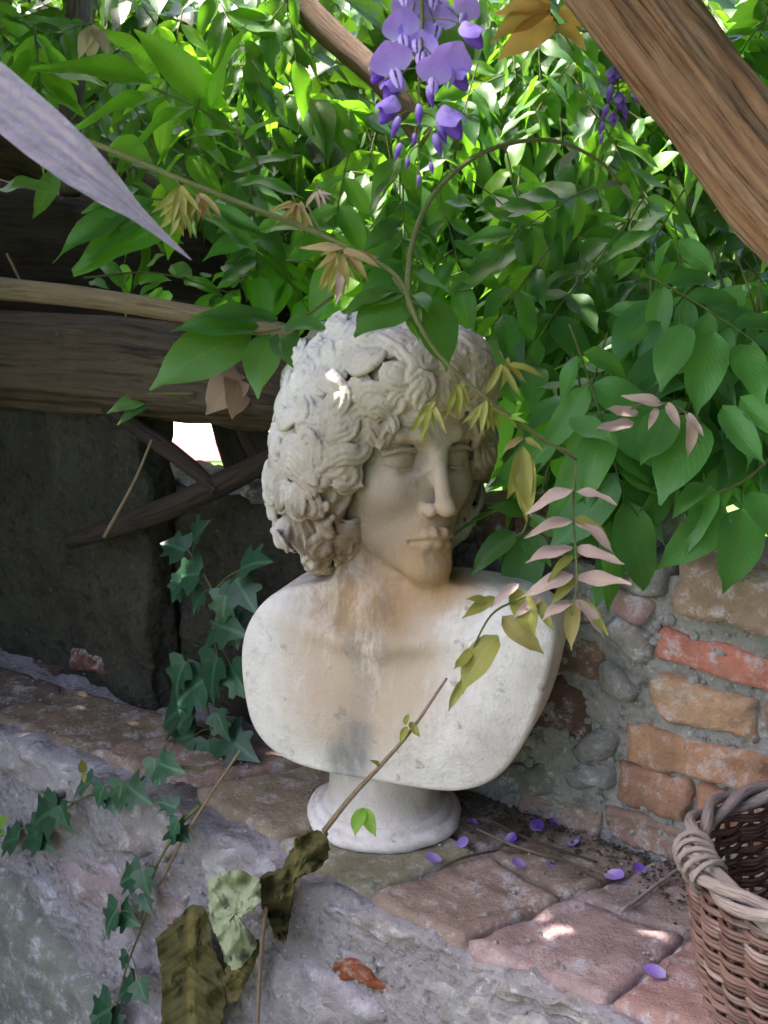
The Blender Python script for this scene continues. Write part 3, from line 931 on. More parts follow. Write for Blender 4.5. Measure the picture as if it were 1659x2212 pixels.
woody("dark_trunk", "dark vine trunk added to fill the shade between pole and thick log", "vine trunk",  # another trunk added for darkness in the hollow
      [at_t(-300, 690, 2.0), at_t(0, 700, 2.0), at_t(300, 715, 2.0), at_t(560, 730, 2.05), at_t(760, 760, 2.1)], [0.06, 0.06, 0.055, 0.05, 0.04],
      M_DARK_WOOD, 24, 0.005, 31.0, group=DARKG)
woody("dark_trunk", "dark low branch slanting up from the pier beside the bust", "branch",
      [at_wall(150, 1170, 0.0), at_wall(330, 1110, -0.02), at_wall(470, 1050, -0.05), at_wall(600, 985, -0.10)], [0.012, 0.016, 0.017, 0.013],
      M_DARK_WOOD, 16, 0.002, 15.0)
woody("dark_trunk", "dark crooked branch crossing between log and head at the left", "branch",
      [at_wall(430, 800, -0.16), at_wall(520, 870, -0.16), at_wall(560, 960, -0.16), at_wall(640, 1040, -0.16)], [0.02, 0.024, 0.02, 0.016],
      M_DARK_WOOD, 16, 0.003, 18.0)
woody("dark_trunk", "dark root resting on the wall top just right of the bright gap", "branch",
      [at_wall(480, 900, -0.2), at_wall(500, 960, -0.2), at_wall(520, 1010, -0.2), at_wall(560, 1060, -0.2)], [0.02, 0.022, 0.024, 0.022],
      M_DARK_WOOD, 16, 0.003, 21.0)
woody("twig", "thin pale twig leaning against the dark pier at the left", "twig",
      [at_wall(328, 950, 0.03), at_wall(290, 1040, 0.035), at_wall(225, 1160, 0.04)], [0.0016, 0.0020, 0.0026], M_TWIG, 8, 0.0003)
woody("dark_trunk", "dark branch sloping down beneath the bright gap", "branch",
      [at_wall(230, 880, -0.02), at_wall(345, 958, -0.03), at_wall(415, 1012, -0.035), at_wall(470, 1060, -0.04)], [0.010, 0.012, 0.011, 0.008], M_DARK_WOOD, 14, 0.002)
woody("twig", "short pale dead twig standing up behind the pole at the far left", "twig",
      [at_wall(45, 610, -0.04), at_wall(28, 575, -0.04), at_wall(14, 548, -0.04)], [0.002, 0.002, 0.0016], M_TWIG, 8, 0.0003)
woody("twig", "dark bare vine stem among the leaves right of the head", "twig",
      [at_t(1060, 690, 1.7), at_t(1180, 708, 1.7), at_t(1320, 745, 1.7), at_t(1420, 770, 1.7)], [0.006, 0.006, 0.005, 0.004], M_DARK_WOOD, 10, 0.0006)

def bust_figure():
    F = Field((-0.205, -0.15, 0.045), (0.205, 0.12, 0.60), VOX)
    B, H = BODY, HEAD
    # chest
    ell(F, B, (0, -0.022, 0.125), (0.30, 0.082, 0.262), 0.0)
    mir(lambda s: ell(F, B, (s * 0.075, 0.022, 0.165), (0.085, 0.044, 0.062), 0.03))
    mir(lambda s: ell(F, B, (s * 0.135, -0.012, 0.235), (0.07, 0.060, 0.07), 0.04))
    mir(lambda s: cap(F, B, (s * 0.050, -0.016, 0.272), (s * 0.125, -0.014, 0.252), 0.028, 0.028, 0.030))
    mir(lambda s: cap(F, B, (s * 0.018, 0.058, 0.248), (s * 0.12, 0.032, 0.266), 0.0065, 0.0060, 0.026))
    cap(F, B, (0, 0.090, 0.09), (0, 0.076, 0.235), 0.006, 0.005, 0.03, 'sub')
    ell(F, B, (0, 0.080, 0.247), (0.015, 0.016, 0.014), 0.024, 'sub')
    # outline of the cut: shield shape drawn in the plane of the chest
    px = [(740, 1232), (680, 1240), (628, 1256), (588, 1288), (560, 1330), (544, 1375), (536, 1430), (539, 1500), (551, 1562), (580, 1608), (628, 1640),
          (690, 1660), (830, 1684), (930, 1704), (990, 1710), (1050, 1698), (1098, 1662), (1140, 1593), (1170, 1515), (1192, 1430),
          (1203, 1376), (1191, 1338), (1160, 1302), (1112, 1274), (1050, 1254), (970, 1240), (850, 1238)]
    poly = []
    nb = Vector(B.f)
    ob = Vector(B.o)
    for a, b in px:
        d = ray(a, b)
        fp = np.interp(b, [1230, 1290, 1400, 1500, 1700], [-0.012, 0.012, 0.030, 0.040, 0.050])
        P = CAM + d * (((ob - CAM).dot(nb) + float(fp)) / d.dot(nb))
        q = np.array(P) - B.o
        poly.append((float(q @ B.r), float(q[2])))
    poly = np.array(poly)
    for _ in range(3):
        nx = np.roll(poly, -1, 0)
        poly = np.stack([poly * 0.75 + nx * 0.25, poly * 0.25 + nx * 0.75], 1).reshape(-1, 2)
    step = 0.0015
    gr = np.arange(-0.24, 0.24, step)
    gz = np.arange(0.0, 0.42, step)
    X, Z = np.meshgrid(gr, gz, indexing='ij')
    dist = np.full(X.shape, 1e9)
    ins = np.zeros(X.shape, bool)
    for i in range(len(poly)):
        a, b = poly[i], poly[(i + 1) % len(poly)]
        e = b - a
        t = np.clip(((X - a[0]) * e[0] + (Z - a[1]) * e[1]) / (e @ e), 0, 1)
        dist = np.minimum(dist, np.hypot(X - a[0] - t * e[0], Z - a[1] - t * e[1]))
        cr = ((a[1] > Z) != (b[1] > Z)) & (X < (b[0] - a[0]) * (Z - a[1]) / (b[1] - a[1] + 1e-12) + a[0])
        ins ^= cr
    T = np.where(ins, -dist, dist)
    def outline(x, y, z):
        r, f, u = B.loc(x, y, z)
        i = np.clip((r - gr[0]) / step, 0, len(gr) - 2)
        j = np.clip((u - gz[0]) / step, 0, len(gz) - 2)
        i, j = np.broadcast_arrays(i, j)
        i0, j0 = i.astype(int), j.astype(int)
        a, b = i - i0, j - j0
        d = (T[i0, j0] * (1 - a) + T[i0 + 1, j0] * a) * (1 - b) + (T[i0, j0 + 1] * (1 - a) + T[i0 + 1, j0 + 1] * a) * b
        back = -(f + 0.040)
        return np.maximum(d, back)
    F.op(outline, (0, 0, 0.2), 0.6, 0.007, 'and')
    # neck, following the turn of the head
    n0 = B.w((0, -0.004, 0.20))
    n1 = H.w((0, -0.032, -0.085))
    W = Frame((0, 0, 0), (1, 0, 0), (0, 1, 0), (0, 0, 1))
    cap(F, W, B.w((0, -0.010, 0.235)), n1, 0.066, 0.050, 0.022)
    notch = B.w((0, 0.050, 0.243))
    mir(lambda s: cap(F, W, notch + B.r * s * 0.012, H.w((s * 0.052, -0.028, -0.05)), 0.0055, 0.014, 0.018))
    cap(F, W, B.w((0, 0.042, 0.285)), H.w((0, 0.020, -0.135)), 0.009, 0.009, 0.03)
    # skull and face
    ell(F, H, (0, -0.008, 0.030), (0.077, 0.097, 0.090), 0.01)
    ell(F, H, (0, 0.026, -0.030), (0.061, 0.060, 0.085), 0.03)
    ell(F, H, (0, 0.044, 0.036), (0.062, 0.048, 0.052), 0.02)
    mir(lambda s: cap(F, H, (s * 0.045, 0.004, -0.060), (s * 0.012, 0.074, -0.108), 0.016, 0.012, 0.026))
    ell(F, H, (0, 0.083, -0.107), (0.019, 0.017, 0.0165), 0.018)
    ell(F, H, (0, 0.064, -0.075), (0.0335, 0.0298, 0.0285), 0.021)
    mir(lambda s: ell(F, H, (s * 0.041, 0.054, -0.032), (0.022, 0.026, 0.024), 0.022))
    # brow, sockets
    mir(lambda s: chain(F, H, [(s * 0.008, 0.0900, 0.015), (s * 0.022, 0.0890, 0.0232), (s * 0.040, 0.0810, 0.0248), (s * 0.057, 0.0635, 0.015)], [0.0058, 0.0060, 0.0058, 0.005], 0.0075))
    mir(lambda s: ell(F, H, (s * 0.0340, 0.1000, -0.001), (0.0250, 0.0310, 0.0185), 0.004, 'sub', tilt=s * 0.08))
    mir(lambda s: ell(F, H, (s * 0.0185, 0.1010, -0.001), (0.0095, 0.0245, 0.0140), 0.005, 'sub'))
    # nose
    chain(F, H, [(0, 0.084, 0.024), (0, 0.0905, 0.0), (0, 0.1045, -0.044)], [0.0075, 0.0072, 0.0088], 0.008)
    ell(F, H, (0, 0.1078, -0.0470), (0.0092, 0.0115, 0.0088), 0.006)
    mir(lambda s: ell(F, H, (s * 0.0135, 0.0955, -0.0500), (0.0072, 0.0110, 0.0074), 0.004))
    mir(lambda s: ell(F, H, (s * 0.0068, 0.1035, -0.0585), (0.0035, 0.0055, 0.0035), 0.003, 'sub'))
    # eyes: blank balls with carved lids
    def eye(s):
        c = (s * 0.0340, 0.0648, -0.0015)
        ell(F, H, c, (0.0195, 0.0158, 0.0172), 0.0015)
        for up, rad, a in ((1, 0.0200, 0.0082), (-1, 0.0194, 0.0100)):
            def fn(x, y, z):
                p, q, r = H.loc(x, y, z)
                p, q, r = p - c[0], q - c[1], r - c[2]
                d = np.sqrt((p / 1.25) ** 2 + q * q + r * r) - rad
                arc = a - 11.0 * p * p if up > 0 else a - 9.0 * p * p
                cut = (arc - r) if up > 0 else (r + arc)
                return np.maximum(np.maximum(np.maximum(d, cut), -q), np.abs(p) - 0.0225)
            F.op(fn, H.w(c), 0.030, 0.0010)
    mir(eye)
    def lid_line(s, dz, rr_, wd, a0, k, e0=0.0):
        c = (s * 0.0340, 0.0648, -0.0015)
        P = []
        for i in range(9):
            p = (i / 4 - 1) * wd
            z = a0 - (11.0 if a0 > 0 else -9.0) * p * p + dz
            q2 = rr_ ** 2 - (p / 1.25) ** 2 - z * z
            P.append((c[0] + p, c[1] + math.sqrt(max(q2, 1e-6)), c[2] + z))
        chain(F, H, P, [k * 0.6] + [k] * 7 + [k * 0.6], 0.0012, 'sub')
    for s in (-1, 1):
        lid_line(s, -0.0014, 0.0170, 0.0175, 0.0082, 0.0016)
        lid_line(s, 0.0066, 0.0208, 0.0175, 0.0082, 0.0020)
    # mouth
    for s in (-1, 1):
        chain(F, H, [(s * 0.0255, 0.0805, -0.0826), (s * 0.0135, 0.0930, -0.0756), (s * 0.0050, 0.0975, -0.0738), (0, 0.0970, -0.0748)],
              [0.0022, 0.0043, 0.0051, 0.0049], 0.004)
        chain(F, H, [(s * 0.0225, 0.0815, -0.0848), (s * 0.011, 0.0925, -0.0868), (0, 0.0950, -0.0872)], [0.0024, 0.0058, 0.0066], 0.004)
        chain(F, H, [(s * 0.0275, 0.0830, -0.0836), (s * 0.013, 0.1010, -0.0804), (0, 0.1045, -0.0808)], [0.0020, 0.0026, 0.0030], 0.0015, 'sub')
    cap(F, H, (0, 0.1030, -0.0600), (0, 0.1035, -0.0690), 0.0032, 0.0036, 0.006, 'sub')
    cap(F, H, (-0.010, 0.1035, -0.0965), (0.010, 0.1035, -0.0965), 0.0055, 0.0055, 0.012, 'sub')
    mir(lambda s: cap(F, H, (s * 0.0235, 0.097, -0.048), (s * 0.036, 0.089, -0.074), 0.003, 0.003, 0.012, 'sub'))
    return F

def hair_base(p):
    """distance to the plain mass of hair in the head frame (vectorised over the last axis)"""
    def e(c, r):
        d = p - np.array(c)
        r = np.array(r)
        q = np.sqrt(((d / r) ** 2).sum(-1))
        g = np.sqrt(((d / r ** 2) ** 2).sum(-1))
        return q * (q - 1) / np.maximum(g, 1e-6)
    d = e((0, -0.016, 0.040), (0.101, 0.108, 0.096))
    for s in (-1, 1):
        d = smin(d, e((s * 0.080, -0.014, -0.020), (0.034, 0.058, 0.070)), 0.03)
        d = smin(d, e((s * 0.066, -0.040, -0.075), (0.040, 0.050, 0.050)), 0.03)
        d = smin(d, e((s * 0.030, 0.060, 0.082), (0.040, 0.034, 0.026)), 0.03)
    d = smin(d, e((0, -0.075, -0.045), (0.085, 0.052, 0.085)), 0.03)
    return d

def hair_grad(p):
    g = np.stack([hair_base(p + d) - hair_base(p - d) for d in np.eye(3) * 1e-3], -1)
    return g / np.maximum(np.linalg.norm(g, axis=-1, keepdims=True), 1e-9)

def on_hair(p, h=0.0):
    for _ in range(3):
        p = p - hair_grad(p) * (hair_base(p) - h)[..., None]
    return p

def face_free(p):
    """True where the face is bare"""
    x, y, z = p[..., 0], p[..., 1], p[..., 2]
    e = np.sqrt((x / 0.061) ** 2 + ((z + 0.030) / 0.084) ** 2)
    return (y > 0.010) & (e < 1.0) | ((z < -0.03) & (y > 0.030))

def unit(a):
    return a / np.maximum(np.linalg.norm(a, axis=-1, keepdims=True), 1e-9)

def bust_hair():
    H = HEAD
    ctr = H.w((0, -0.02, 0.0))
    F = Field(ctr - 0.19, ctr + 0.19, 0.00152)
    def base(x, y, z):
        a, b, c = np.broadcast_arrays(*H.loc(x, y, z))
        d = hair_base(np.stack([a, b, c], -1)) + 0.0025
        th = np.arctan2(a + 0.004 * np.sin(c * 90 + b * 60), b + 0.05)
        d = d + 0.0024 * np.sin(th * 52 + 2.6 * np.sin(c * 85 + b * 40)) * np.clip((0.14 - c) * 20, 0, 1)
        face = np.maximum((np.sqrt((a / 0.064) ** 2 + ((c + 0.030) / 0.093) ** 2) - 1) * 0.055, 0.008 - b)
        return -smin(-d, face, 0.012)
    F.op(base, ctr, 0.25, 0.0)
    g = np.random.default_rng(12)
    crown = np.array((0.0, -0.050, 0.135))
    cand = on_hair(unit(g.normal(size=(7000, 3))) * 0.1 + np.array((0, -0.016, 0.02)))
    ok = ~((cand[:, 2] < -0.132) | face_free(cand) | (cand[:, 1] < -0.09) & (g.random(7000) < 0.7))
    cand = cand[ok]
    st = np.zeros((0, 3))
    for p in cand:
        lim = 0.0088 if face_free((p - np.array((0, 0, -0.030))) * np.array((0.86, 1, 0.86)) + np.array((0, 0, -0.030))) else 0.0112 if p[2] < 0.105 else 0.0135
        if len(st) == 0 or np.min(np.linalg.norm(st - p, axis=1)) > lim:
            st = np.vstack([st, p])
    n = hair_grad(st)
    fl = unit(st - crown)
    low = st[:, 2] < 0.05
    fl = np.where(low[:, None], np.array((0.0, 0.12, -0.9)) + 0.6 * fl, fl + np.array((0, 0.1, 0)))
    # over the forehead the locks part and sweep to both sides
    fr = (st[:, 1] > 0.03) & (st[:, 2] > 0.045)
    fl = np.where(fr[:, None], fl + np.stack([np.sign(st[:, 0] + 0.004) * 0.7, 0 * fl[:, 0], -0.55 + 0 * fl[:, 0]], 1), fl)
    fl = unit(fl - n * (fl * n).sum(-1, keepdims=True))
    a = g.normal(0, 0.42, len(st))[:, None]
    fl = fl * np.cos(a) + np.cross(n, fl) * np.sin(a)
    top = st[:, 2] > 0.112
    m = len(st)
    L = g.uniform(0.042, 0.078, m)
    sg = lambda k: g.choice((-1.0, 1.0), k)
    wave = g.uniform(0.6, 1.4, m) * sg(m) * np.where(top, 0.45, 1)
    curl = g.uniform(0.3, 1.5, m) * sg(m) * np.where(top, 0.25, 1)
    lift = np.where(top, 0.0025, g.uniform(0.004, 0.013, m))
    rad = g.uniform(0.0018, 0.0031, m)
    # locks that frame the forehead and the cheeks
    X = [(-0.004, 0.100, -0.6, 0.3, 1.6, 0.075), (0.006, 0.100, 0.7, 0.3, -1.5, 0.07), (-0.022, 0.104, -1, -0.2, 1.5, 0.07),
         (0.028, 0.102, 1, -0.2, -1.5, 0.065), (-0.012, 0.086, -1, -0.1, 1.5, 0.055), (0.014, 0.086, 1, -0.1, -1.5, 0.055),
         (-0.045, 0.092, -0.8, -0.8, 1.3, 0.07), (0.048, 0.090, 0.8, -0.8, -1.3, 0.065), (-0.058, 0.070, -0.4, -1, -1.4, 0.07),
         (0.060, 0.068, 0.4, -1, 1.4, 0.065), (-0.071, 0.035, 0.0, -1, 1.4, 0.07), (0.072, 0.033, 0.0, -1, -1.4, 0.065),
         (-0.075, -0.005, 0.0, -1, -1.5, 0.07), (0.076, -0.005, 0.0, -1, 1.5, 0.065), (-0.075, -0.045, 0.0, -1, 1.5, 0.06),
         (0.076, -0.045, 0.0, -1, -1.5, 0.05), (-0.088, 0.015, 0.2, -1, 1.2, 0.06), (-0.090, -0.015, 0.3, -1, -1.4, 0.06),
         (-0.088, -0.045, 0.3, -1, 1.5, 0.06), (-0.084, -0.070, 0.4, -1, -1.5, 0.055), (-0.080, -0.030, 0.3, -1, -1.3, 0.06),
         (-0.080, -0.060, 0.3, -1, 1.3, 0.055)]
    for sx in (-1, 1):
        for iz, zz in enumerate((-0.005, -0.03, -0.055, -0.08, -0.105)):
            for iy in range(4):
                X.append((sx * (0.086 - 0.004 * iy), zz + 0.006 * (iy % 2), sx * -0.25, -1, (1.4, -1.4)[(iz + iy) % 2], 0.055))
    for (x_, z_, dx_, cu_) in [(-0.020, 0.120, -0.3, 1.4), (-0.036, 0.113, -0.5, -1.4), (-0.052, 0.103, -0.6, 1.3), (0.020, 0.120, 0.3, -1.4), (0.038, 0.112, 0.5, 1.4), (-0.002, 0.114, -0.2, 1.5),
                               (-0.012, 0.104, -0.3, -1.5), (0.013, 0.104, 0.3, 1.5), (-0.030, 0.098, -0.2, 1.5), (0.031, 0.098, 0.2, -1.5), (-0.046, 0.078, -0.2, 1.2), (-0.025, 0.082, 0.2, -1.4), (0.004, 0.088, 0.1, 1.4)]:
        X.append((x_, z_, dx_, -0.8, cu_, 0.052))
    lobe = [(-0.030, 0.104, 0.082, -0.2), (-0.022, 0.104, 0.092, 0.3), (-0.040, 0.100, 0.092, -0.5), (-0.030, 0.098, 0.102, 0.1), (-0.015, 0.104, 0.080, 0.4), (-0.042, 0.098, 0.078, -0.3),
            (0.030, 0.104, 0.082, 0.2), (0.022, 0.104, 0.092, -0.3), (0.040, 0.100, 0.092, 0.5), (0.030, 0.098, 0.102, 0.0)]
    for i, (x_, y_, z_, dx_) in enumerate(lobe):
        X.append((x_, z_, dx_, -0.9, (1.5, -1.5)[i % 2], 0.046))
    yl = [None] * 22 + [0.022, 0.004, -0.018, -0.042] * 10
    X = np.array(X)
    yy = np.where(np.abs(X[:, 0]) > 0.078, 0.012, 0.10 - np.abs(X[:, 0]) * 0.95)
    yy[22:62] = yl[22:62]
    yy[-len(lobe):] = [v[1] for v in lobe]
    p2 = on_hair(np.stack([X[:, 0], yy, X[:, 1]], 1))
    n2 = hair_grad(p2)
    f2 = np.stack([X[:, 2], 0 * X[:, 0], X[:, 3]], 1)
    f2 = unit(f2 - n2 * (f2 * n2).sum(-1, keepdims=True))
    k2 = len(X)
    q = np.vstack([st, p2])
    t = np.vstack([fl, f2])
    L = np.append(L, X[:, 5])
    wave = np.append(wave, np.full(k2, 0.7))
    curl = np.append(curl, X[:, 4])
    lift = np.append(lift, np.full(k2, 0.007))
    rad = np.append(rad, np.full(k2, 0.0029))
    ph = g.uniform(0, 6.28, len(q))
    nst = np.append(g.choice((4, 5, 6), m), np.full(k2, 5))
    N = 20
    C, Bn, Nn = [], [], []
    free = np.zeros((len(q), N), bool)
    for i in range(N):
        s = i / (N - 1)
        nn = hair_grad(q)
        b = np.cross(nn, t)
        da = (wave * np.cos(ph + s * 7.5) * 0.42 + (curl * (s - 0.5) * 2.2 if s > 0.5 else 0))[:, None]
        t = t * np.cos(da) + b * np.sin(da)
        t = unit(t - nn * (t * nn).sum(-1, keepdims=True))
        q = q + t * (L / N)[:, None]
        h = 0.001 + lift * math.sin(math.pi * min(1, s * 1.0)) + 0.002 * s
        q = on_hair(q, h)
        nn = hair_grad(q)
        C.append(q)
        Bn.append(np.cross(nn, t))
        Nn.append(nn)
        qq = q - np.array((0, 0, -0.03))
        qq[:, 0] *= np.where(q[:, 2] > -0.02, 0.86, 1.08)
        qq[:, 2] *= 1.04
        free[:, i] = face_free(qq + np.array((0, 0, -0.03)))
    for l in range(len(q)):
        e = N
        w = np.nonzero(free[l])[0]
        if len(w):
            e = int(w[0])
        if e < 4:
            continue
        for k in range(nst[l]):
            o = k - (nst[l] - 1) / 2
            P, rr = [], []
            rk = rad[l] * g.uniform(0.8, 1.25)
            e2 = max(4, e - int(g.integers(0, 3)))
            for i in range(e2):
                s = i / (e - 1)
                wd = 1.5 * rad[l] * (0.35 + 0.95 * math.sin(math.pi * min(1, 0.12 + s * 0.80))) * (1 if s < 0.7 else 1 - (s - 0.7) / 0.3 * 0.75)
                hgt = -0.0035 * max(0, 1 - s / 0.18) + 0.0010 * math.sin(ph[l] * 7 + k * 2.4 + s * 4) - abs(o) * 0.45 * rad[l] + 0.3 * rad[l] + 0.0008 * (k % 2)
                P.append(C[i][l] + Bn[i][l] * o * wd + Nn[i][l] * hgt)
                rr.append(rk * (0.25 + 0.95 * math.sin(math.pi * min(1, 0.10 + s * 0.86))))
            chain(F, H, P, rr, 0.0004)
    return F

bust = empty("stone_bust", "weathered pale stone bust of a curly-haired young man on a round socle", "bust", (0, 0, 0))
_F = bust_figure()
_V, _Q = surface_nets(_F.D, _F.lo, _F.h)
figure = mesh_np("figure", _V, _Q, M_STONE, bust)
_F = bust_hair()
_V, _Q = surface_nets(_F.D, _F.lo, _F.h)
hair = mesh_np("hair", _V, _Q, M_STONE, bust)
del _F
def lathe(prof, n=72, seed=0.0, rough=0.0):
    m = MB()
    vs_, fs = [], []
    for (r, z) in prof:
        for k in range(n):
            th = 2 * math.pi * k / n
            p = Vector((math.cos(th) * r, math.sin(th) * r, z))
            rr = 1 + rough * noise.noise(p * 26 + Vector((seed, 0, 0))) + rough * 0.7 * min(0, noise.noise(p * 60 + Vector((seed, 3, 0))) - 0.15)
            vs_.append((math.cos(th) * r * rr, math.sin(th) * r * rr, z))
    for i in range(len(prof) - 1):
        for k in range(n):
            fs.append((i * n + k, i * n + (k + 1) % n, (i + 1) * n + (k + 1) % n, (i + 1) * n + k))
    fs.append(tuple((len(prof) - 1) * n + k for k in range(n)))
    m.add(vs_, fs)
    return m
socle = lathe([(0.074, 0.022), (0.070, 0.026), (0.0665, 0.032), (0.0650, 0.045), (0.0650, 0.070), (0.068, 0.090)], rough=0.02)
socle = socle.build("socle", M_STONE, bust)
lathe([(0.0, 0.0), (0.088, 0.0), (0.0915, 0.002), (0.0940, 0.006), (0.0935, 0.011), (0.0900, 0.0145), (0.0850, 0.016), (0.0815, 0.0165), (0.0805, 0.0205), (0.0770, 0.0235), (0.060, 0.025)],
      seed=4, rough=0.05).build("moulding", M_STONE, socle)

# ------------------------------------------------------------------ leaves
def leaf_geo(nl=9, nw=4, width=0.40, bend=0.25, fold=0.22, wave=0.03, tip=0.12, seed=0):
    """unit leaf along +Y, face up +Z; returns verts, faces, uvs per vert"""
    rng = random.Random(seed)
    v, f, uv = [], [], []
    ph = rng.uniform(0, 6)
    tw = rng.uniform(-0.25, 0.25)
    for i in range(nl + 1):
        s = i / nl
        w = width * 0.5 * (math.sin(math.pi * min(1, s ** 0.72)) ** 0.80) * (1 if s < 0.80 else 1 - ((s - 0.80) / 0.20) * 0.35)
        w = max(w, 0.004)
        if s > 0.86:
            w = lerp(w, 0.008, (s - 0.86) / 0.14)
        y = s - bend * 0.15 * s * s
        zc = -bend * s * s + 0.02 * math.sin(s * 5 + ph)
        for j in range(nw + 1):
            a = 2 * j / nw - 1
            x = a * w
            z = zc + fold * abs(x) + wave * math.sin(s * 11 + ph + (2 if a > 0 else 0)) * abs(a) ** 2 * (width / 0.4)
            t = tw * s
            v.append((x * math.cos(t) + tip * s * s * s * (1 if seed % 2 else -1) * 0.6, y, z + x * math.sin(t)))
            uv.append((j / nw, s))
    W = nw + 1
    for i in range(nl):
        for j in range(nw):
            f.append((i * W + j, i * W + j + 1, (i + 1) * W + j + 1, (i + 1) * W + j))
    return v, f, uv

def leaf_mesh(name, geo, mat):
    v, f, uv = geo
    me = bpy.data.meshes.new(name)
    me.from_pydata(v, [], f)
    l = me.uv_layers.new(name="UVMap")
    idx = np.zeros(len(me.loops), np.int32)
    me.loops.foreach_get("vertex_index", idx)
    l.data.foreach_set("uv", np.array(uv, np.float32)[idx].ravel())
    me.polygons.foreach_set("use_smooth", [True] * len(me.polygons))
    me.materials.append(mat)
    return me

LEAF_CACHE = {}
def leaf_set(mat, width=0.40):
    k = (mat.name, width)
    if k not in LEAF_CACHE:
        LEAF_CACHE[k] = [leaf_mesh("leaf", leaf_geo(9, 4, width * w, b, fo, 0.03, t, i), mat) for i, (w, b, fo, t) in enumerate(
            [(1, 0.15, 0.22, 0.10), (1.08, 0.30, 0.30, 0.14), (0.92, 0.05, 0.15, 0.06), (1.0, 0.45, 0.26, 0.16), (0.85, 0.22, 0.45, 0.12), (1.05, -0.08, 0.18, 0.10)])]
    return LEAF_CACHE[k]

def frame_from(d, n):
    y = d.normalized()
    x = y.cross(n)
    if x.length < 1e-4:
        x = y.orthogonal()
    x.normalize()
    z = x.cross(y)
    return x, y, z

def put(mesh, name, parent, p, d, n, L, wscale=1.0):
    x, y, z = frame_from(d, n)
    o = bpy.data.objects.new(name, mesh)
    COL.objects.link(o)
    o.parent = parent
    off = Vector(p) - (Vector(parent.location) if parent else Vector())
    M = Matrix((x * L * wscale, y * L, z * L)).transposed().to_4x4()
    M.translation = off
    o.matrix_basis = M
    return o

class Vine:
    def __init__(self, name, label, cat, base, mat=None, group=None, stem_mat=None):
        self.root = empty(name, label, cat, base, group)
        self.stem = MB()
        self.mat = mat or M_LEAF
        self.stem_mat = stem_mat or M_STEM
        self.count = 0
        self.tubes = 0
        self.rng = random.Random(sum(map(ord, label)))
    def leaf(self, p, d, n, L, mat=None, width=0.40, wscale=1.0, name="leaf"):
        tip = Vector(p) + d.normalized() * L
        if -0.30 < tip.dot(WALL_N) < -0.10 and tip.z < 0.37:
            return None                                   # it would grow into the wall
        self.count += 1
        return put(self.rng.choice(leaf_set(mat or self.mat, width)), name, self.root, p, d, n, L, wscale)
    def leaf_px(self, a, b, t0, t1=None, ws=1.0, mat=None, n=None, width=0.40, idx=None, face=0.75):
        """leaf from picture point a (stalk) to b (tip) at distance t0 .. t1 from the camera"""
        p, q = at_t(*a, t0), at_t(*b, t1 or t0)
        d = q - p
        if n is None:
            n = (CAM - p).normalized() * face + Vector((self.rng.gauss(0, .25), -0.1, 0.55))
        self.count += 1
        ms = leaf_set(mat or self.mat, width)
        return put(ms[idx if idx is not None else self.rng.randrange(len(ms))], "leaf", self.root, p, d, n, d.length * 1.04, ws)
    def twig(self, pts, r0=0.002, r1=0.001, n=6, seg=5):
        P = spline(pts, seg)
        self.tubes += 1
        self.stem.tube(P, taper(r0, r1, len(P)), n)
        return P
    def compound(self, base, d, length, pairs, L, mat=None, up=None, droop=0.5, width=0.40, spread=0.95, drop_leaf=0.35):
        g = self.rng
        up = up or Vector((g.gauss(0, 0.3), -0.45 + g.gauss(0, 0.3), 0.8))
        P, t = [Vector(base)], d.normalized()
        N = pairs * 2 + 2
        for i in range(N):
            t = (t + Vector((0, 0, -droop / N))).normalized()
            P.append(P[-1] + t * (length / N))
        self.tubes += 1
        self.stem.tube(P, taper(0.0013, 0.0006, len(P)), 5, cap=False)
        for k in range(pairs):
            i = 2 + 2 * k
            p = P[i]
            tt = (P[min(i + 1, N)] - P[i - 1]).normalized()
            x = tt.cross(up).normalized()
            for s in (-1, 1):
                dd = tt * 0.55 + x * s * spread + Vector((g.gauss(0, 0.12), g.gauss(0, 0.12), -drop_leaf + g.gauss(0, 0.12)))
                nn = up + Vector((g.gauss(0, 0.28), g.gauss(0, 0.28), g.gauss(0, 0.2)))
                q = p + dd.normalized() * 0.003
                self.leaf(q, dd, nn, L * g.uniform(0.70, 1.15) * (0.85 if k == 0 else 1), mat, width, g.uniform(0.75, 1.2))
        self.leaf(P[-1], (P[-1] - P[-2]) + Vector((0, 0, -0.1 * (length / N))), up + Vector((g.gauss(0, 0.3), g.gauss(0, 0.3), 0)), L * 1.1, mat, width)
    def finish(self):
        if self.stem.v:
            o = self.stem.build("stem", self.stem_mat, self.root)
            if self.tubes > 1:
                o["kind"] = "stuff"
        return self.root

def in_poly(x, y, poly):
    c = False
    for i in range(len(poly)):
        (x0, y0), (x1, y1) = poly[i], poly[i - 1]
        if (y0 > y) != (y1 > y) and x < (x1 - x0) * (y - y0) / (y1 - y0) + x0:
            c = not c
    return c

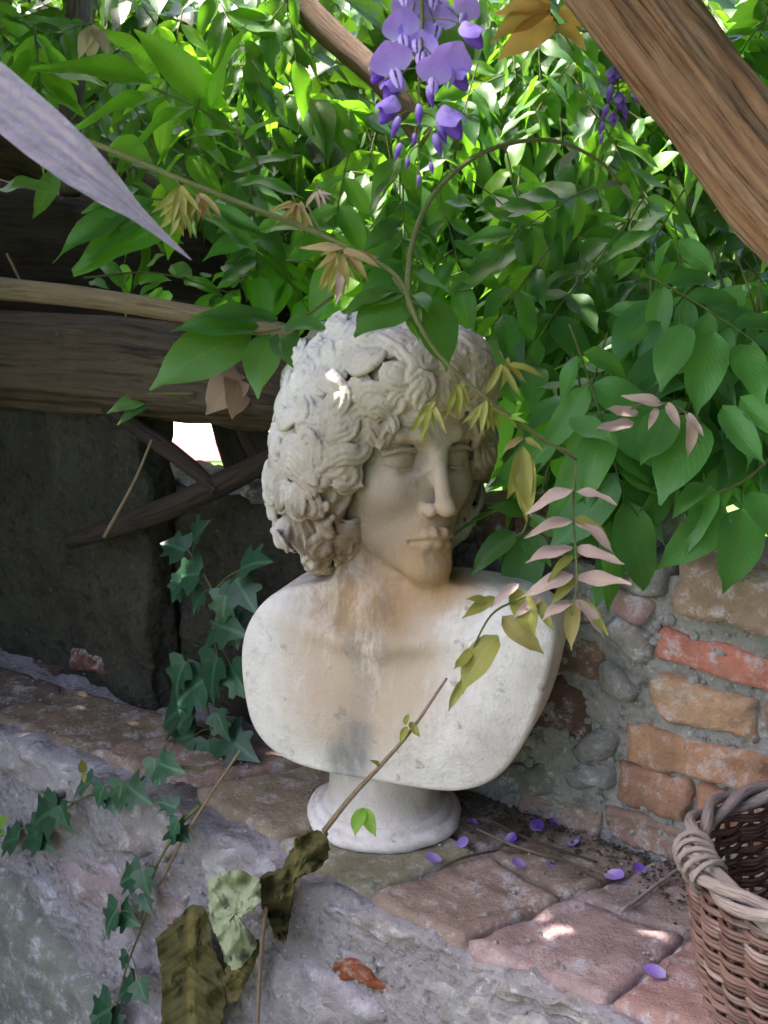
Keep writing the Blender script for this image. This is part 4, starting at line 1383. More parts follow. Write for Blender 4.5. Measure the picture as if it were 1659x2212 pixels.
def mass(label, poly, t0, t1, n, L=(0.068, 0.098), mat=None, young=0.0, dirs=(0.55, -0.30, -0.55), rl=(0.13, 0.20), pairs=(3, 5), keep=None):
    cx = sum(p[0] for p in poly) / len(poly)
    cy = min(p[1] for p in poly)
    v = Vine("wisteria_vine", label, "wisteria", at_t(cx, cy, (t0 + t1) / 2), mat, "wisteria vines growing over the wall")
    g = v.rng
    xs, ys = [p[0] for p in poly], [p[1] for p in poly]
    tips = []
    k = 0
    while k < n:
        x, y = g.uniform(min(xs), max(xs)), g.uniform(min(ys), max(ys))
        if not in_poly(x, y, poly):
            continue
        k += 1
        t = lerp(t0, t1, g.random())
        p = at_t(x, y, t)
        d = Vector((g.gauss(0, dirs[0]), dirs[1] + g.gauss(0, 0.35), dirs[2] + g.gauss(0, 0.35)))
        m = M_YOUNG if g.random() < young else None
        v.compound(p - d.normalized() * 0.06, d, g.uniform(*rl), g.randint(*pairs), g.uniform(*L), m, droop=g.uniform(0.2, 0.7))
        tips.append(p - d.normalized() * 0.06)
    v.finish()
    return v

def leaf_cloud(name, P, Dv, Nv, L, mat, width=0.42, bend=0.25, parent=None, lens=None):
    gv, gf, guv = leaf_geo(4, 2, width, bend, 0.3, 0.02, 0.1, 1)
    gv, gf, guv = np.array(gv), np.array(gf), np.array(guv)
    P, Dv, Nv = [np.asarray(a, float) for a in (P, Dv, Nv)]
    Y = Dv / np.linalg.norm(Dv, axis=1, keepdims=True)
    X = np.cross(Y, Nv)
    X /= np.maximum(np.linalg.norm(X, axis=1, keepdims=True), 1e-6)
    Zv = np.cross(X, Y)
    Ls = (np.asarray(lens) if lens is not None else np.full(len(P), L))[:, None, None]
    V = P[:, None, :] + Ls * (gv[None, :, 0:1] * X[:, None] + gv[None, :, 1:2] * Y[:, None] + gv[None, :, 2:3] * Zv[:, None])
    F = (gf[None] + (np.arange(len(P)) * len(gv))[:, None, None]).reshape(-1, 4)
    me = bpy.data.meshes.new(name)
    V = V.reshape(-1, 3)
    me.vertices.add(len(V))
    me.vertices.foreach_set("co", V.astype(np.float32).ravel())
    me.loops.add(F.size)
    me.loops.foreach_set("vertex_index", F.astype(np.int32).ravel())
    me.polygons.add(len(F))
    me.polygons.foreach_set("loop_start", np.arange(0, F.size, 4, dtype=np.int32))
    me.polygons.foreach_set("loop_total", np.full(len(F), 4, np.int32))
    me.polygons.foreach_set("use_smooth", np.ones(len(F), bool))
    l = me.uv_layers.new(name="UVMap")
    l.data.foreach_set("uv", np.tile(guv, (len(P), 1))[F.ravel()].astype(np.float32).ravel())
    me.update(calc_edges=True)
    me.materials.append(mat)
    o = bpy.data.objects.new(name, me)
    COL.objects.link(o)
    if parent:
        o.parent = parent
    return o

RG = np.random.default_rng(5)
def cloud_px(name, poly, t0, t1, n, L, mat, dz=-0.5):
    P = []
    xs, ys = [p[0] for p in poly], [p[1] for p in poly]
    while len(P) < n:
        x, y = RG.uniform(min(xs), max(xs)), RG.uniform(min(ys), max(ys))
        if in_poly(x, y, poly):
            P.append(tuple(at_t(x, y, RG.uniform(t0, t1))))
    n = len(P)
    D = RG.normal(size=(n, 3)) * 0.55 + np.array((0, -0.2, dz))
    N = RG.normal(size=(n, 3)) * 0.45 + np.array((0, -0.4, 0.8))
    o = leaf_cloud(name, P, D, N, L, mat, lens=RG.uniform(0.7, 1.2, n) * L)
    o["kind"] = "stuff"
    o["label"] = "mass of wisteria leaves filling the depth behind the vines"
    return o

# ------------------------------------------------------------------ the garden far behind, and unseen leaf screens and canopy added for shade
n = 5200
P = np.stack([RG.uniform(-9, 10, n), RG.uniform(9, 12.5, n), RG.uniform(-0.6, 4.6, n)], 1)
P[:, 2] *= 0.75 + 0.25 * np.sin(P[:, 0] * 0.9) * np.cos(P[:, 0] * 0.37)
hedge_and_blocker = leaf_cloud("hedge_and_blocker_foliage", P, RG.normal(size=(n, 3)) + np.array((0, -0.3, -0.4)), RG.normal(size=(n, 3)) * 0.6 + np.array((-0.2, -0.4, 0.8)), 0.34, M_DEEP, 0.55)
hedge_and_blocker["kind"] = "stuff"
n = 3600  # unseen leaf screens added to block sky light from right and behind
P = np.concatenate([np.stack([RG.uniform(1.7, 2.5, n // 2), RG.uniform(-4.5, 0.3, n // 2), RG.uniform(-0.6, 2.9, n // 2)], 1),
                    np.stack([RG.uniform(-0.3, 2.5, n // 2), RG.uniform(-4.9, -4.1, n // 2), RG.uniform(-0.6, 2.9, n // 2)], 1)])
hedge_and_blocker = leaf_cloud("hedge_and_blocker_foliage", P, RG.normal(size=(n, 3)) + np.array((0, 0, -0.4)), RG.normal(size=(n, 3)) * 0.6 + np.array((0, 0, 0.8)), 0.22, M_BLOCKER, 0.55)
hedge_and_blocker["kind"] = "stuff"
n = 2600  # unseen leaf screen added to keep the left sky off the pier
P = np.stack([RG.uniform(-2.0, -1.05, n), RG.uniform(-0.25, 1.3, n), RG.uniform(-0.6, 1.05, n)], 1)
P = P[P[:, 0] < -0.86 - 0.28 * P[:, 1]]
n = len(P)
hedge_and_blocker = leaf_cloud("hedge_and_blocker_foliage", P, RG.normal(size=(n, 3)) + np.array((0, 0, -0.4)), RG.normal(size=(n, 3)) * 0.6 + np.array((0.5, -0.3, 0.5)), 0.14, M_BLOCKER, 0.5)
hedge_and_blocker["kind"] = "stuff"
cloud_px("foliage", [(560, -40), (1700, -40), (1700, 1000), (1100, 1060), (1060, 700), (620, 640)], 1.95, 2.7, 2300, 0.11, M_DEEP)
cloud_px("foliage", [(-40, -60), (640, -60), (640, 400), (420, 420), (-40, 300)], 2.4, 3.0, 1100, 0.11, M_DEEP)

def added_canopy(n, seed):  # unseen leaf canopy, added and shaped to steer light on the bust
    r = np.random.default_rng(seed)
    P = np.stack([r.uniform(-2.2, 1.8, n), r.uniform(-1.9, 1.25, n), r.uniform(1.16, 1.42, n)], 1)
    keep = ~((P[:, 1] < ADDED_CANOPY_OPEN[1]) & (P[:, 0] < ADDED_CANOPY_OPEN[0])) & (P[:, 1] < np.where(P[:, 0] < -0.55, 1.25, 0.58))
    for (hx, hy, hr) in ADDED_CANOPY_GAPS:
        keep &= ((P[:, 0] - hx) ** 2 + (P[:, 1] - hy) ** 2) > hr ** 2
    P = P[keep]
    n = len(P)
    o = leaf_cloud("added_canopy_foliage", P, r.normal(size=(n, 3)) * 0.6 + np.array((0, 0, -0.35)), r.normal(size=(n, 3)) * 0.4 + np.array((0, 0, 1)), 0.085, M_BLOCKER, lens=r.uniform(0.095, 0.145, n))
    o["kind"] = "stuff"
    return o
added_canopy(ADDED_CANOPY_N, 3)

# ------------------------------------------------------------------ wisteria growing over the wall
mass("dark green wisteria leaves at the upper left, behind the sunlit leaf sprig", [(-20, -30), (640, -30), (640, 300), (330, 300), (-20, 140)], 1.75, 2.15, 27, young=0.25)
mass("dark narrow wisteria leaves between mauve leaf tip and the lilac flowers", [(260, 210), (840, 200), (840, 600), (600, 560), (420, 470), (260, 400)], 1.75, 2.15, 27, young=0.05)
mass("mixed bright and dark wisteria leaves below the large lilac flower cluster", [(720, 330), (1140, 300), (1180, 640), (760, 600)], 1.55, 1.95, 28, young=0.30)
mass("glossy wisteria leaves at the top between lilac flowers and reddish trunk", [(900, -40), (1300, -40), (1500, 330), (1480, 460), (1060, 420), (1000, 200)], 1.65, 2.2, 28, young=0.15)
mass("broad glossy wisteria leaves below the tendril arch, right of the head", [(1080, 400), (1480, 430), (1480, 760), (1110, 740)], 1.45, 1.85, 29)
mass("large green wisteria leaves at the right edge beneath the reddish trunk", [(1400, 480), (1700, 560), (1700, 900), (1400, 860)], 1.25, 1.65, 27, L=(0.075, 0.105), mat=M_LIT_LEAF)
mass("large green wisteria leaves hanging lowest over the brick wall at the right", [(1160, 800), (1660, 780), (1680, 990), (1560, 1000), (1440, 960), (1200, 930)], 1.22, 1.46, 20, L=(0.075, 0.105), mat=M_LIT_LEAF, dirs=(0.45, -0.25, -0.8))
mass("light green wisteria leaves in the top right corner beyond the trunk", [(1480, -40), (1700, -40), (1700, 260), (1620, 180)], 1.5, 2.0, 14, young=0.2)

GRP = "wisteria sprigs near the bust"
v = Vine("wisteria_sprig", "sunlit yellow-green sprig of broad leaves at the upper left", "wisteria sprig", at_t(520, 300, 1.55), M_YOUNG, GRP)
v.twig([at_t(560, 360, 1.55), at_t(510, 290, 1.55), at_t(440, 240, 1.55), at_t(330, 190, 1.56)])
for a, b, w in [((330, 190), (80, 95), 1.0), ((440, 215), (310, 50), 1.15), ((455, 235), (520, 55), 0.9), ((350, 215), (160, 205), 0.8), ((420, 235), (270, 260), 0.7),
                ((510, 285), (400, 290), 0.7), ((520, 290), (530, 170), 0.8), ((525, 300), (600, 250), 0.8), ((240, 320), (300, 300), 1.5), ((545, 340), (470, 320), 0.6)]:
    v.leaf_px(a, b, 1.55, 1.50, w, n=Vector((-0.35, -0.55, 0.6)))
v.finish()
v = Vine("wisteria_sprig", "sprig of dull narrow leaves hanging over the dark trunks at the left", "wisteria sprig", at_t(330, 420, 1.6), M_LEAF, GRP)
v.twig([at_t(420, 440, 1.62), at_t(330, 430, 1.6), at_t(230, 430, 1.6)])
for a, b, w in [((330, 430), (105, 530), 0.6), ((340, 450), (150, 545), 0.7), ((420, 470), (150, 545), 0.65), ((0, 405), (100, 395), 1.0), ((300, 410), (190, 420), 0.7), ((430, 450), (560, 480), 0.7),
                ((440, 470), (560, 520), 0.8), ((400, 440), (330, 350), 0.7), ((560, 500), (700, 440), 0.7), ((560, 510), (440, 540), 0.8), ((520, 400), (640, 380), 0.7), ((500, 370), (640, 330), 0.7)]:
    v.leaf_px(a, b, 1.6, 1.55, w, face=0.5)
v.finish()
v = Vine("wisteria_sprig", "small sunlit leaves lying behind the slender pole at the left", "wisteria sprig", at_t(300, 600, 1.75), M_LEAF, GRP)
for k in range(26):
    x, y = v.rng.uniform(170, 520), v.rng.uniform(560, 650)
    v.leaf_px((x, y), (x + v.rng.uniform(-70, 70), y + v.rng.uniform(-30, 50)), 1.78, 1.74, 0.9, M_YOUNG if k % 4 == 0 else M_LEAF)
v.twig([at_t(180, 600, 1.76), at_t(340, 590, 1.76), at_t(520, 640, 1.76)])
v.finish()
v = Vine("wisteria_sprig", "blue-green sprig of pointed leaves just left of the stone curls", "wisteria sprig", at_t(640, 700, 1.33), M_LEAF, GRP)
v.twig([at_t(720, 640, 1.33), at_t(630, 700, 1.33), at_t(560, 720, 1.33), at_t(500, 715, 1.33)])
for a, b, w in [((545, 720), (322, 806), 1.15), ((585, 722), (540, 838), 1.25), ((600, 720), (655, 800), 1.15), ((560, 705), (380, 690), 0.8), ((600, 690), (440, 665), 0.6), ((610, 700), (690, 700), 1.0)]:
    v.leaf_px(a, b, 1.33, 1.28, w, idx=0)
v.finish()
v = Vine("wisteria_sprig", "two small green leaves peeping out below the thick log", "wisteria sprig", at_wall(340, 850, 0.03), M_LEAF, GRP)
v.twig([at_wall(420, 850, 0.0), at_wall(360, 850, 0.02), at_wall(320, 850, 0.03)])
for a, b in [((335, 850), (232, 885)), ((340, 852), (250, 905)), ((350, 850), (385, 880))]:
    v.leaf_px(a, b, 1.60, 1.58, 0.9)
v.finish()
v = Vine("wisteria_sprig", "green leaves lying on top of the stone curls", "wisteria sprig", at_t(880, 640, 1.10), M_LEAF, GRP)
v.twig([at_t(850, 600, 1.13), at_t(880, 640, 1.11), at_t(905, 660, 1.10)])
for a, b, w in [((890, 640), (762, 708), 1.6), ((900, 650), (1000, 735), 1.7), ((870, 640), (760, 640), 0.8), ((880, 640), (900, 715), 0.9), ((895, 640), (930, 640), 1.0), ((860, 625), (740, 660), 0.6)]:
    v.leaf_px(a, b, 1.12, 1.08, w, n=Vector((0.1, -0.45, 0.8)))
v.finish()
v = Vine("wisteria_sprig", "green sprig of leaves beside the stone chin at the right", "wisteria sprig", at_t(1130, 1130, 1.28), M_LEAF, GRP)
v.twig([at_t(1150, 1060, 1.30), at_t(1135, 1140, 1.28), at_t(1110, 1160, 1.28)])
for a, b, w in [((1112, 1150), (1015, 1220), 1.1), ((1130, 1150), (1195, 1220), 1.1), ((1135, 1110), (1060, 1090), 0.9), ((1140, 1120), (1200, 1140), 1.0), ((1230, 1000), (1330, 1050), 1.2), ((1320, 940), (1245, 1060), 1.4)]:
    v.leaf_px(a, b, 1.29, 1.26, w)
v.finish()
v = Vine("wisteria_sprig", "big bright green leaves hanging in front of the brick wall top", "wisteria sprig", at_t(1570, 1050, 1.16), M_LIT_LEAF, GRP)
v.twig([at_t(1690, 960, 1.18), at_t(1620, 1030, 1.17), at_t(1560, 1060, 1.16), at_t(1500, 1070, 1.16)])
for a, b, w in [((1560, 1095), (1460, 1222), 1.2), ((1600, 1100), (1605, 1262), 1.5), ((1620, 1060), (1690, 1180), 1.3), ((1540, 1060), (1490, 1150), 1.1), ((1530, 1050), (1455, 1090), 1.1),
                ((1510, 900), (1415, 1060), 1.5), ((1440, 880), (1400, 1010), 1.3), ((1560, 880), (1640, 990), 1.3), ((1600, 860), (1690, 940), 1.2), ((1310, 930), (1250, 1060), 1.5), ((1480, 700), (1420, 830), 1.3),
                ((1540, 720), (1500, 870), 1.5), ((1600, 740), (1640, 860), 1.3), ((1230, 900), (1330, 960), 1.0)]:
    v.leaf_px(a, b, 1.17, 1.13, w * 0.9)
v.finish()

# trailing shoot with unfolding young leaves, in front of the head
TR = "trailing young wisteria shoots"
v = Vine("young_shoot", "trailing yellow-green shoot with bronze young leaves reaching from upper left across the curls", "vine shoot", at_t(240, 325, 1.0), M_BRONZE, TR)
v.twig([at_t(150, 290, 1.02), at_t(240, 325, 1.01), at_t(420, 400, 1.0), at_t(640, 485, 1.0), at_t(760, 540, 1.0), at_t(860, 600, 1.0), at_t(905, 700, 1.0), at_t(960, 780, 1.0), at_t(1050, 860, 1.0),
        at_t(1120, 910, 1.01), at_t(1200, 965, 1.02), at_t(1245, 992, 1.03)], 0.0026, 0.0012, 7, 8)
def tuft(c, n, L, ang0, ang1, mat, t=1.0, w=0.55, width=0.26):
    v.twig([at_t(c[0] - 10, c[1] - 22, t), at_t(*c, t)], 0.001, 0.0007, 5, 3)
    for k in range(n):
        a = lerp(ang0, ang1, k / max(1, n - 1)) + v.rng.uniform(-0.15, 0.15)
        l = L * v.rng.uniform(0.75, 1.15)
        o = (v.rng.uniform(-12, 12), v.rng.uniform(-8, 8))
        v.leaf_px((c[0] + o[0], c[1] + o[1]), (c[0] + o[0] + math.cos(a) * l, c[1] + o[1] + math.sin(a) * l), t, t - v.rng.uniform(-0.02, 0.02), w * 1.3, mat, width=width, face=0.9)
tuft((390, 405), 9, 85, 2.4, 1.0, M_OLIVE)
tuft((430, 420), 6, 60, 2.0, 0.6, M_BRONZE)
tuft((385, 455), 6, 60, 2.2, 0.9, M_OLIVE)
tuft((640, 440), 9, 55, 2.9, 0.9, M_BRONZE)
tuft((690, 410), 7, 45, 2.6, 0.3, M_PINK)
v.twig([at_t(665, 445, 1.0), at_t(700, 510, 1.0), at_t(742, 545, 1.0)], 0.0012, 0.0008)
tuft((742, 545), 13, 85, 3.3, -0.2, M_BRONZE)
tuft((735, 560), 7, 80, 2.3, 1.1, M_OLIVE)
v.leaf_px((738, 575), (728, 650), 1.0, 0.99, 0.6, M_PINK)
tuft((930, 870), 8, 75, 2.3, 1.2, M_OLIVE, 1.0, 0.5)
tuft((990, 830), 7, 70, 2.2, 0.9, M_OLIVE, 1.0, 0.5)
tuft((1050, 870), 8, 80, 2.4, 0.6, M_OLIVE, 1.0, 0.5)
tuft((1090, 780), 5, 80, 2.0, 0.2, M_OLIVE, 1.02, 0.6)
tuft((1095, 900), 5, 50, 0.6, -0.9, M_YOUNG, 1.01, 0.6)
v.finish()
v = Vine("young_shoot", "hanging shoot with paired pinkish young leaves over the bust's shoulder at the right", "vine shoot", at_t(1240, 990, 1.03), M_PINK, TR)
v.twig([at_t(1085, 890, 1.02), at_t(1180, 955, 1.03), at_t(1240, 990, 1.03), at_t(1238, 1100, 1.03), at_t(1246, 1250, 1.02), at_t(1235, 1330, 1.02)], 0.0016, 0.0008)
for y, lx, ly, rx, ry in [(1060, 1148, 1072, 1330, 1078), (1128, 1136, 1138, 1340, 1158), (1183, 1138, 1205, 1345, 1215), (1243, 1145, 1262, 1360, 1265), (1300, 1170, 1325, 1320, 1345)]:
    v.leaf_px((1237, y), (lx, ly), 1.03, 1.01, 0.85, M_PINK, n=Vector((v.rng.gauss(-0.1, 0.3), -0.55, 0.75)))
    v.leaf_px((1241, y), (rx, ry), 1.03, 1.01, 0.85, M_PINK, n=Vector((v.rng.gauss(0.1, 0.3), -0.55, 0.75)))
for a, b, m in [((1240, 1120), (1330, 1160), M_OLIVE), ((1238, 1200), (1180, 1245), M_OLIVE), ((1242, 1250), (1190, 1300), M_OLIVE), ((1245, 1290), (1225, 1400), M_BRONZE), ((1250, 1290), (1310, 1370), M_OLIVE),
                ((1130, 945), (1085, 970), M_BRONZE), ((1132, 945), (1170, 970), M_OLIVE), ((1128, 970), (1112, 1075), M_OLIVE), ((1132, 970), (1140, 1110), M_OLIVE), ((1130, 965), (1128, 1120), M_OLIVE)]:
    v.leaf_px(a, b, 1.03, 1.02, 0.75, m)
v.twig([at_t(1110, 905, 1.02), at_t(1128, 940, 1.03), at_t(1130, 1000, 1.03)], 0.001, 0.0007)
v.finish()
v = Vine("young_shoot", "olive young leaves on a thin stalk in front of the bust's chest", "vine shoot", at_t(1060, 1310, 1.08), M_OLIVE, TR)
v.twig([at_t(1210, 1240, 1.05), at_t(1130, 1290, 1.06), at_t(1060, 1330, 1.07), at_t(1010, 1430, 1.07), at_t(985, 1500, 1.07)], 0.0014, 0.0008)
for a, b, m, w in [((1075, 1372), (985, 1482), M_OLIVE, 1.15), ((1085, 1330), (1168, 1412), M_BRONZE, 1.0), ((1110, 1270), (1160, 1370), M_OLIVE, 1.1), ((1070, 1290), (1000, 1330), M_OLIVE, 0.8), ((1120, 1262), (1060, 1300), M_PINK, 0.8),
                   ((1160, 1290), (1190, 1360), M_OLIVE, 0.8), ((1000, 1470), (970, 1530), M_OLIVE, 0.8), ((1020, 1400), (985, 1450), M_OLIVE, 0.8), ((1060, 1300), (1010, 1290), M_OLIVE, 0.8), ((1170, 1290), (1110, 1330), M_PINK, 0.7)]:
    v.leaf_px(a, b, 1.07, 1.055, w, m)
v.finish()
v = Vine("young_shoot", "bare tan stalk slanting across the lower chest towards the socle", "vine shoot", at_t(700, 1795, 1.17), M_OLIVE, TR, M_TWIG)
v.twig([at_t(700, 1795, 1.17), at_t(760, 1720, 1.15), at_t(830, 1645, 1.12), at_t(890, 1575, 1.10), at_t(965, 1465, 1.09)], 0.0030, 0.0012, 8, 6)
for a, b, w in [((880, 1570), (862, 1600), 1.2), ((885, 1560), (905, 1590), 1.2), ((875, 1565), (880, 1545), 1.2), ((820, 1655), (806, 1640), 1.0)]:
    v.leaf_px(a, b, 1.10, 1.09, w, M_OLIVE)
for a, b in [((785, 1745), (760, 1800)), ((785, 1745), (808, 1805))]:
    v.leaf_px(a, b, 1.15, 1.13, 1.2, M_YOUNG)
v.finish()
v = Vine("tendril", "pale green tendril arching high to the right above the head", "tendril", at_t(885, 660, 1.08), M_PINK, TR)
v.twig([at_t(905, 700, 1.05), at_t(882, 640, 1.06), at_t(890, 530, 1.08), at_t(930, 430, 1.1), at_t(1010, 350, 1.12), at_t(1100, 310, 1.14), at_t(1200, 305, 1.16), at_t(1290, 345, 1.18), at_t(1345, 400, 1.2)], 0.0030, 0.0016, 8, 8)
for a, b in [((1340, 395), (1300, 400)), ((1342, 398), (1365, 430)), ((1250, 320), (1200, 370))]:
    v.leaf_px(a, b, 1.2, 1.18, 0.6, M_DRY_PALE)
v.finish()
v = Vine("young_shoot", "orange-bronze young leaves at the top beside the reddish trunk", "vine shoot", at_t(1200, 60, 1.5), M_BRONZE, TR)
M_ORANGE = leaf_material("orange_bronze_leaf", [(0.52, 0.30, 0.11), (0.56, 0.34, 0.14)], (0.85, 0.52, 0.18), 0.5, 0.5, 0.3)
v.twig([at_t(1130, -30, 1.5), at_t(1190, 30, 1.5), at_t(1240, 110, 1.5)])
for a, b in [((1190, 20), (1060, 75)), ((1200, 40), (1080, 115)), ((1205, 50), (1260, 95)), ((1190, 10), (1090, 10)), ((1210, 20), (1250, 40))]:
    v.leaf_px(a, b, 1.5, 1.47, 1.0, M_ORANGE)
v.finish()
v = Vine("young_shoot", "dusky pink young leaves in front of the green leaves at the right", "vine shoot", at_t(1420, 870, 1.12), M_PINK, TR)
v.twig([at_t(1330, 900, 1.12), at_t(1400, 870, 1.12), at_t(1480, 890, 1.12), at_t(1510, 960, 1.12)])
for a, b in [((1430, 875), (1360, 845)), ((1420, 880), (1400, 925)), ((1440, 870), (1470, 920)), ((1380, 890), (1310, 890)), ((1370, 910), (1290, 935)), ((1480, 890), (1520, 940)), ((1490, 900), (1505, 980))]:
    v.leaf_px(a, b, 1.12, 1.11, 0.8, M_PINK)
v.finish()
v = Vine("dry_leaf_tuft", "curled pale dead leaf caught by the upright stem at the upper left", "dead leaf", at_t(200, 90, 1.55), M_DRY_PALE, None, M_TWIG)
M_PAPERY = leaf_material("papery_dead_leaf", [(0.55, 0.46, 0.36), (0.50, 0.40, 0.30)], (0.5, 0.4, 0.3), 0.2, 0.8, 0.2)
for a, b in [((200, 60), (170, 110)), ((200, 55), (205, 115)), ((205, 60), (230, 110))]:
    v.leaf_px(a, b, 1.55, 1.53, 1.0, M_PAPERY)
v.twig([at_t(205, 20, 1.56), at_t(200, 60, 1.55)])
v.finish()
v = Vine("dry_leaf_tuft", "curled tan dead leaf hanging between the log and stone curls", "dead leaf", at_t(520, 810, 1.5), M_DRY_PALE, None, M_TWIG)
M_TANLEAF = leaf_material("tan_dead_leaf", [(0.42, 0.28, 0.20), (0.36, 0.23, 0.16)], (0.4, 0.25, 0.15), 0.2, 0.8, 0.2)
for a, b in [((515, 800), (465, 880)), ((520, 800), (500, 895)), ((520, 795), (480, 820))]:
    v.leaf_px(a, b, 1.5, 1.46, 1.6, M_TANLEAF)
v.twig([at_t(560, 760, 1.52), at_t(520, 800, 1.5)])
v.finish()

# the large mauve leaf close to the lens
def long_leaf():
    gv, gf, guv = [], [], []
    nl, nw = 60, 28
    for i in range(nl + 1):
        s = i / nl
        prof = [(0, 0.045), (0.2, 0.062), (0.4, 0.068), (0.55, 0.066), (0.66, 0.057), (0.75, 0.040), (0.83, 0.020), (0.90, 0.011), (0.96, 0.006), (1.001, 0.001)]
        for (s0, w0), (s1, w1) in zip(prof, prof[1:]):
            if s0 <= s <= s1:
                w = lerp(w0, w1, (s - s0) / (s1 - s0))
        for j in range(nw + 1):
            a = 2 * j / nw - 1
            rip = 0.0034 * math.sin(a * 11 + s * 7 + 0.6 * math.sin(s * 9)) * min(1, w / 0.05) + 0.0015 * math.sin(s * 60 + a * 3) * min(1, w / 0.05)
            gv.append((a * w, s, -0.09 * s * s + 0.22 * abs(a) * w + rip))
            guv.append((j / nw, s))
    W = nw + 1
    for i in range(nl):
        for j in range(nw):
            gf.append((i * W + j, i * W + j + 1, (i + 1) * W + j + 1, (i + 1) * W + j))
    return gv, gf, guv
v = Vine("mauve_leaf", "long mauve-grey ribbed leaf with drawn-out tip close to the lens at upper left", "leaf", at_t(-300, -60, 0.74), M_MAUVE)
p, q = at_t(-290, -30, 0.74), at_t(412, 552, 0.74)
put(leaf_mesh("blade", long_leaf(), M_MAUVE), "blade", v.root, p, q - p, Vector((0.0, -0.9, 0.25)), (q - p).length * 0.985, 1.0)
v.twig([at_t(-420, -110, 0.75), at_t(-340, -70, 0.745), p + Vector((0, 0.001, 0))], 0.003, 0.003)
v.finish()

# ------------------------------------------------------------------ ivy
def ivy_geo(seed):
    r = random.Random(seed)
    out = [(0, 0.0), (0.16, -0.10), (0.40, -0.02), (0.52, 0.12), (0.36, 0.26), (0.30, 0.36), (0.44, 0.52), (0.40, 0.62), (0.24, 0.60), (0.13, 0.80), (0, 1.05)]
    pts = out + [(-x, y) for x, y in out[-2:0:-1]]
    v, f, uv = [(0, 0.32, 0.03)], [], [(0.5, 0.32)]
    for ring, sc in ((1, 0.55), (2, 1.0)):
        for (x, y) in pts:
            X, Y = x * sc, 0.32 + (y - 0.32) * sc
            X *= r.uniform(0.95, 1.05)
            z = 0.22 * abs(X) - 0.25 * (Y - 0.3) ** 2 - 0.10 * X * X + r.uniform(-0.015, 0.015) + 0.03
            v.append((X, Y, z))
            uv.append((0.5 + X * 0.9, Y))
    m = len(pts)
    for k in range(m):
        f.append((0, 1 + k, 1 + (k + 1) % m))
        f.append((1 + k, 1 + m + k, 1 + m + (k + 1) % m, 1 + (k + 1) % m))
    f = [tuple(reversed(q)) for q in f]
    return v, f, uv
IVY = [leaf_mesh("leaf", ivy_geo(i), M_IVY) for i in range(4)]
IVG = "ivy trailing over the old masonry"
def ivy(label, path, leaves, off, mat=M_STEM, scale=0.82):
    P = [at_wall(x, y, off) for x, y in path]
    v = Vine("ivy_vine", label, "ivy", P[0], M_IVY, IVG, mat)
    v.twig(P, 0.0022, 0.0012, 6, 6)
    for x, y, size, ang in leaves:
        o2 = off + v.rng.uniform(0.006, 0.02)
        p = at_wall(x, y, o2)
        a = math.radians(ang)
        size *= scale
        q = at_wall(x + math.cos(a) * size, y + math.sin(a) * size, o2 + 0.006)
        n = WALL_N * 0.8 + Vector((v.rng.gauss(0, 0.25), v.rng.gauss(0, 0.2), 0.6))
        put(v.rng.choice(IVY), "leaf", v.root, p, q - p, n, (q - p).length * 1.1, v.rng.uniform(0.95, 1.2))
        near = min(spline(P, 6), key=lambda w: (w - p).length)
        v.twig([near, lerp(near, p, 0.5) + Vector((0, 0, 0.004)), p], 0.0008, 0.0007, 4, 3)
    v.finish()
ivy("ivy with large dark leaves growing up beside the bust's shoulder", [(470, 1640), (450, 1540), (440, 1420), (470, 1320), (440, 1240), (400, 1180)],
    [(400, 1190, 65, 200), (420, 1170, 60, -60), (430, 1240, 75, 170), (440, 1280, 60, 120), (510, 1250, 95, 60), (490, 1280, 80, 100), (520, 1230, 70, -20), (470, 1350, 70, 20), (480, 1380, 60, -80),
     (400, 1430, 85, 110), (470, 1420, 115, 100), (500, 1440, 100, 60), (440, 1470, 95, 140), (420, 1520, 100, 150), (470, 1540, 75, 70), (450, 1600, 120, 85), (490, 1590, 90, 40), (420, 1590, 70, 170),
     (395, 1255, 60, 120), (500, 1330, 80, 80)], -0.005)
ivy("ivy strand of small leaves creeping left along the ledge edge", [(440, 1660), (340, 1660), (270, 1710), (190, 1720), (100, 1770), (20, 1800)],
    [(335, 1640, 70, 90), (345, 1650, 55, 20), (265, 1690, 75, 100), (280, 1700, 60, 40), (225, 1700, 55, 110), (195, 1690, 50, 150), (120, 1750, 70, 150), (130, 1740, 70, 70), (90, 1790, 65, 130), (70, 1800, 60, 40), (40, 1810, 50, 160), (240, 1720, 45, 80)], 0.155)
ivy("ivy strand of small leaves hanging straight down the ledge front", [(430, 1740), (385, 1790), (330, 1890), (310, 1990), (270, 2100), (240, 2230)],
    [(380, 1745, 50, 200), (385, 1775, 60, 110), (375, 1790, 50, 40), (310, 1880, 65, 80), (300, 1890, 55, 160), (310, 1930, 55, 70), (255, 1965, 75, 120), (262, 1970, 50, 40), (275, 2060, 45, 110), (300, 2120, 60, 70), (290, 2130, 50, 150),
     (240, 2180, 65, 150), (235, 2190, 60, 60), (215, 2200, 50, 100)], 0.165)
v = Vine("young_leaf", "tiny yellow-green leaf sprouting at the far left of the ledge edge", "leaf", at_wall(0, 1770, 0.16), M_YOUNG)
v.leaf_px((-20, 1790), (20, 1765), 1.5, 1.49, 1.3, M_YOUNG)
v.leaf_px((-20, 1795), (10, 1800), 1.5, 1.49, 1.0, M_YOUNG)
v.finish()
v = Vine("young_leaf", "small yellow-green seedling leaf on the rubble near ivy", "leaf", at_wall(180, 1660, 0.16), M_OLIVE)
v.leaf_px((182, 1670), (172, 1640), 1.45, 1.44, 1.2, M_OLIVE)
v.leaf_px((182, 1670), (180, 1690), 1.45, 1.44, 1.2, M_OLIVE)
v.finish()

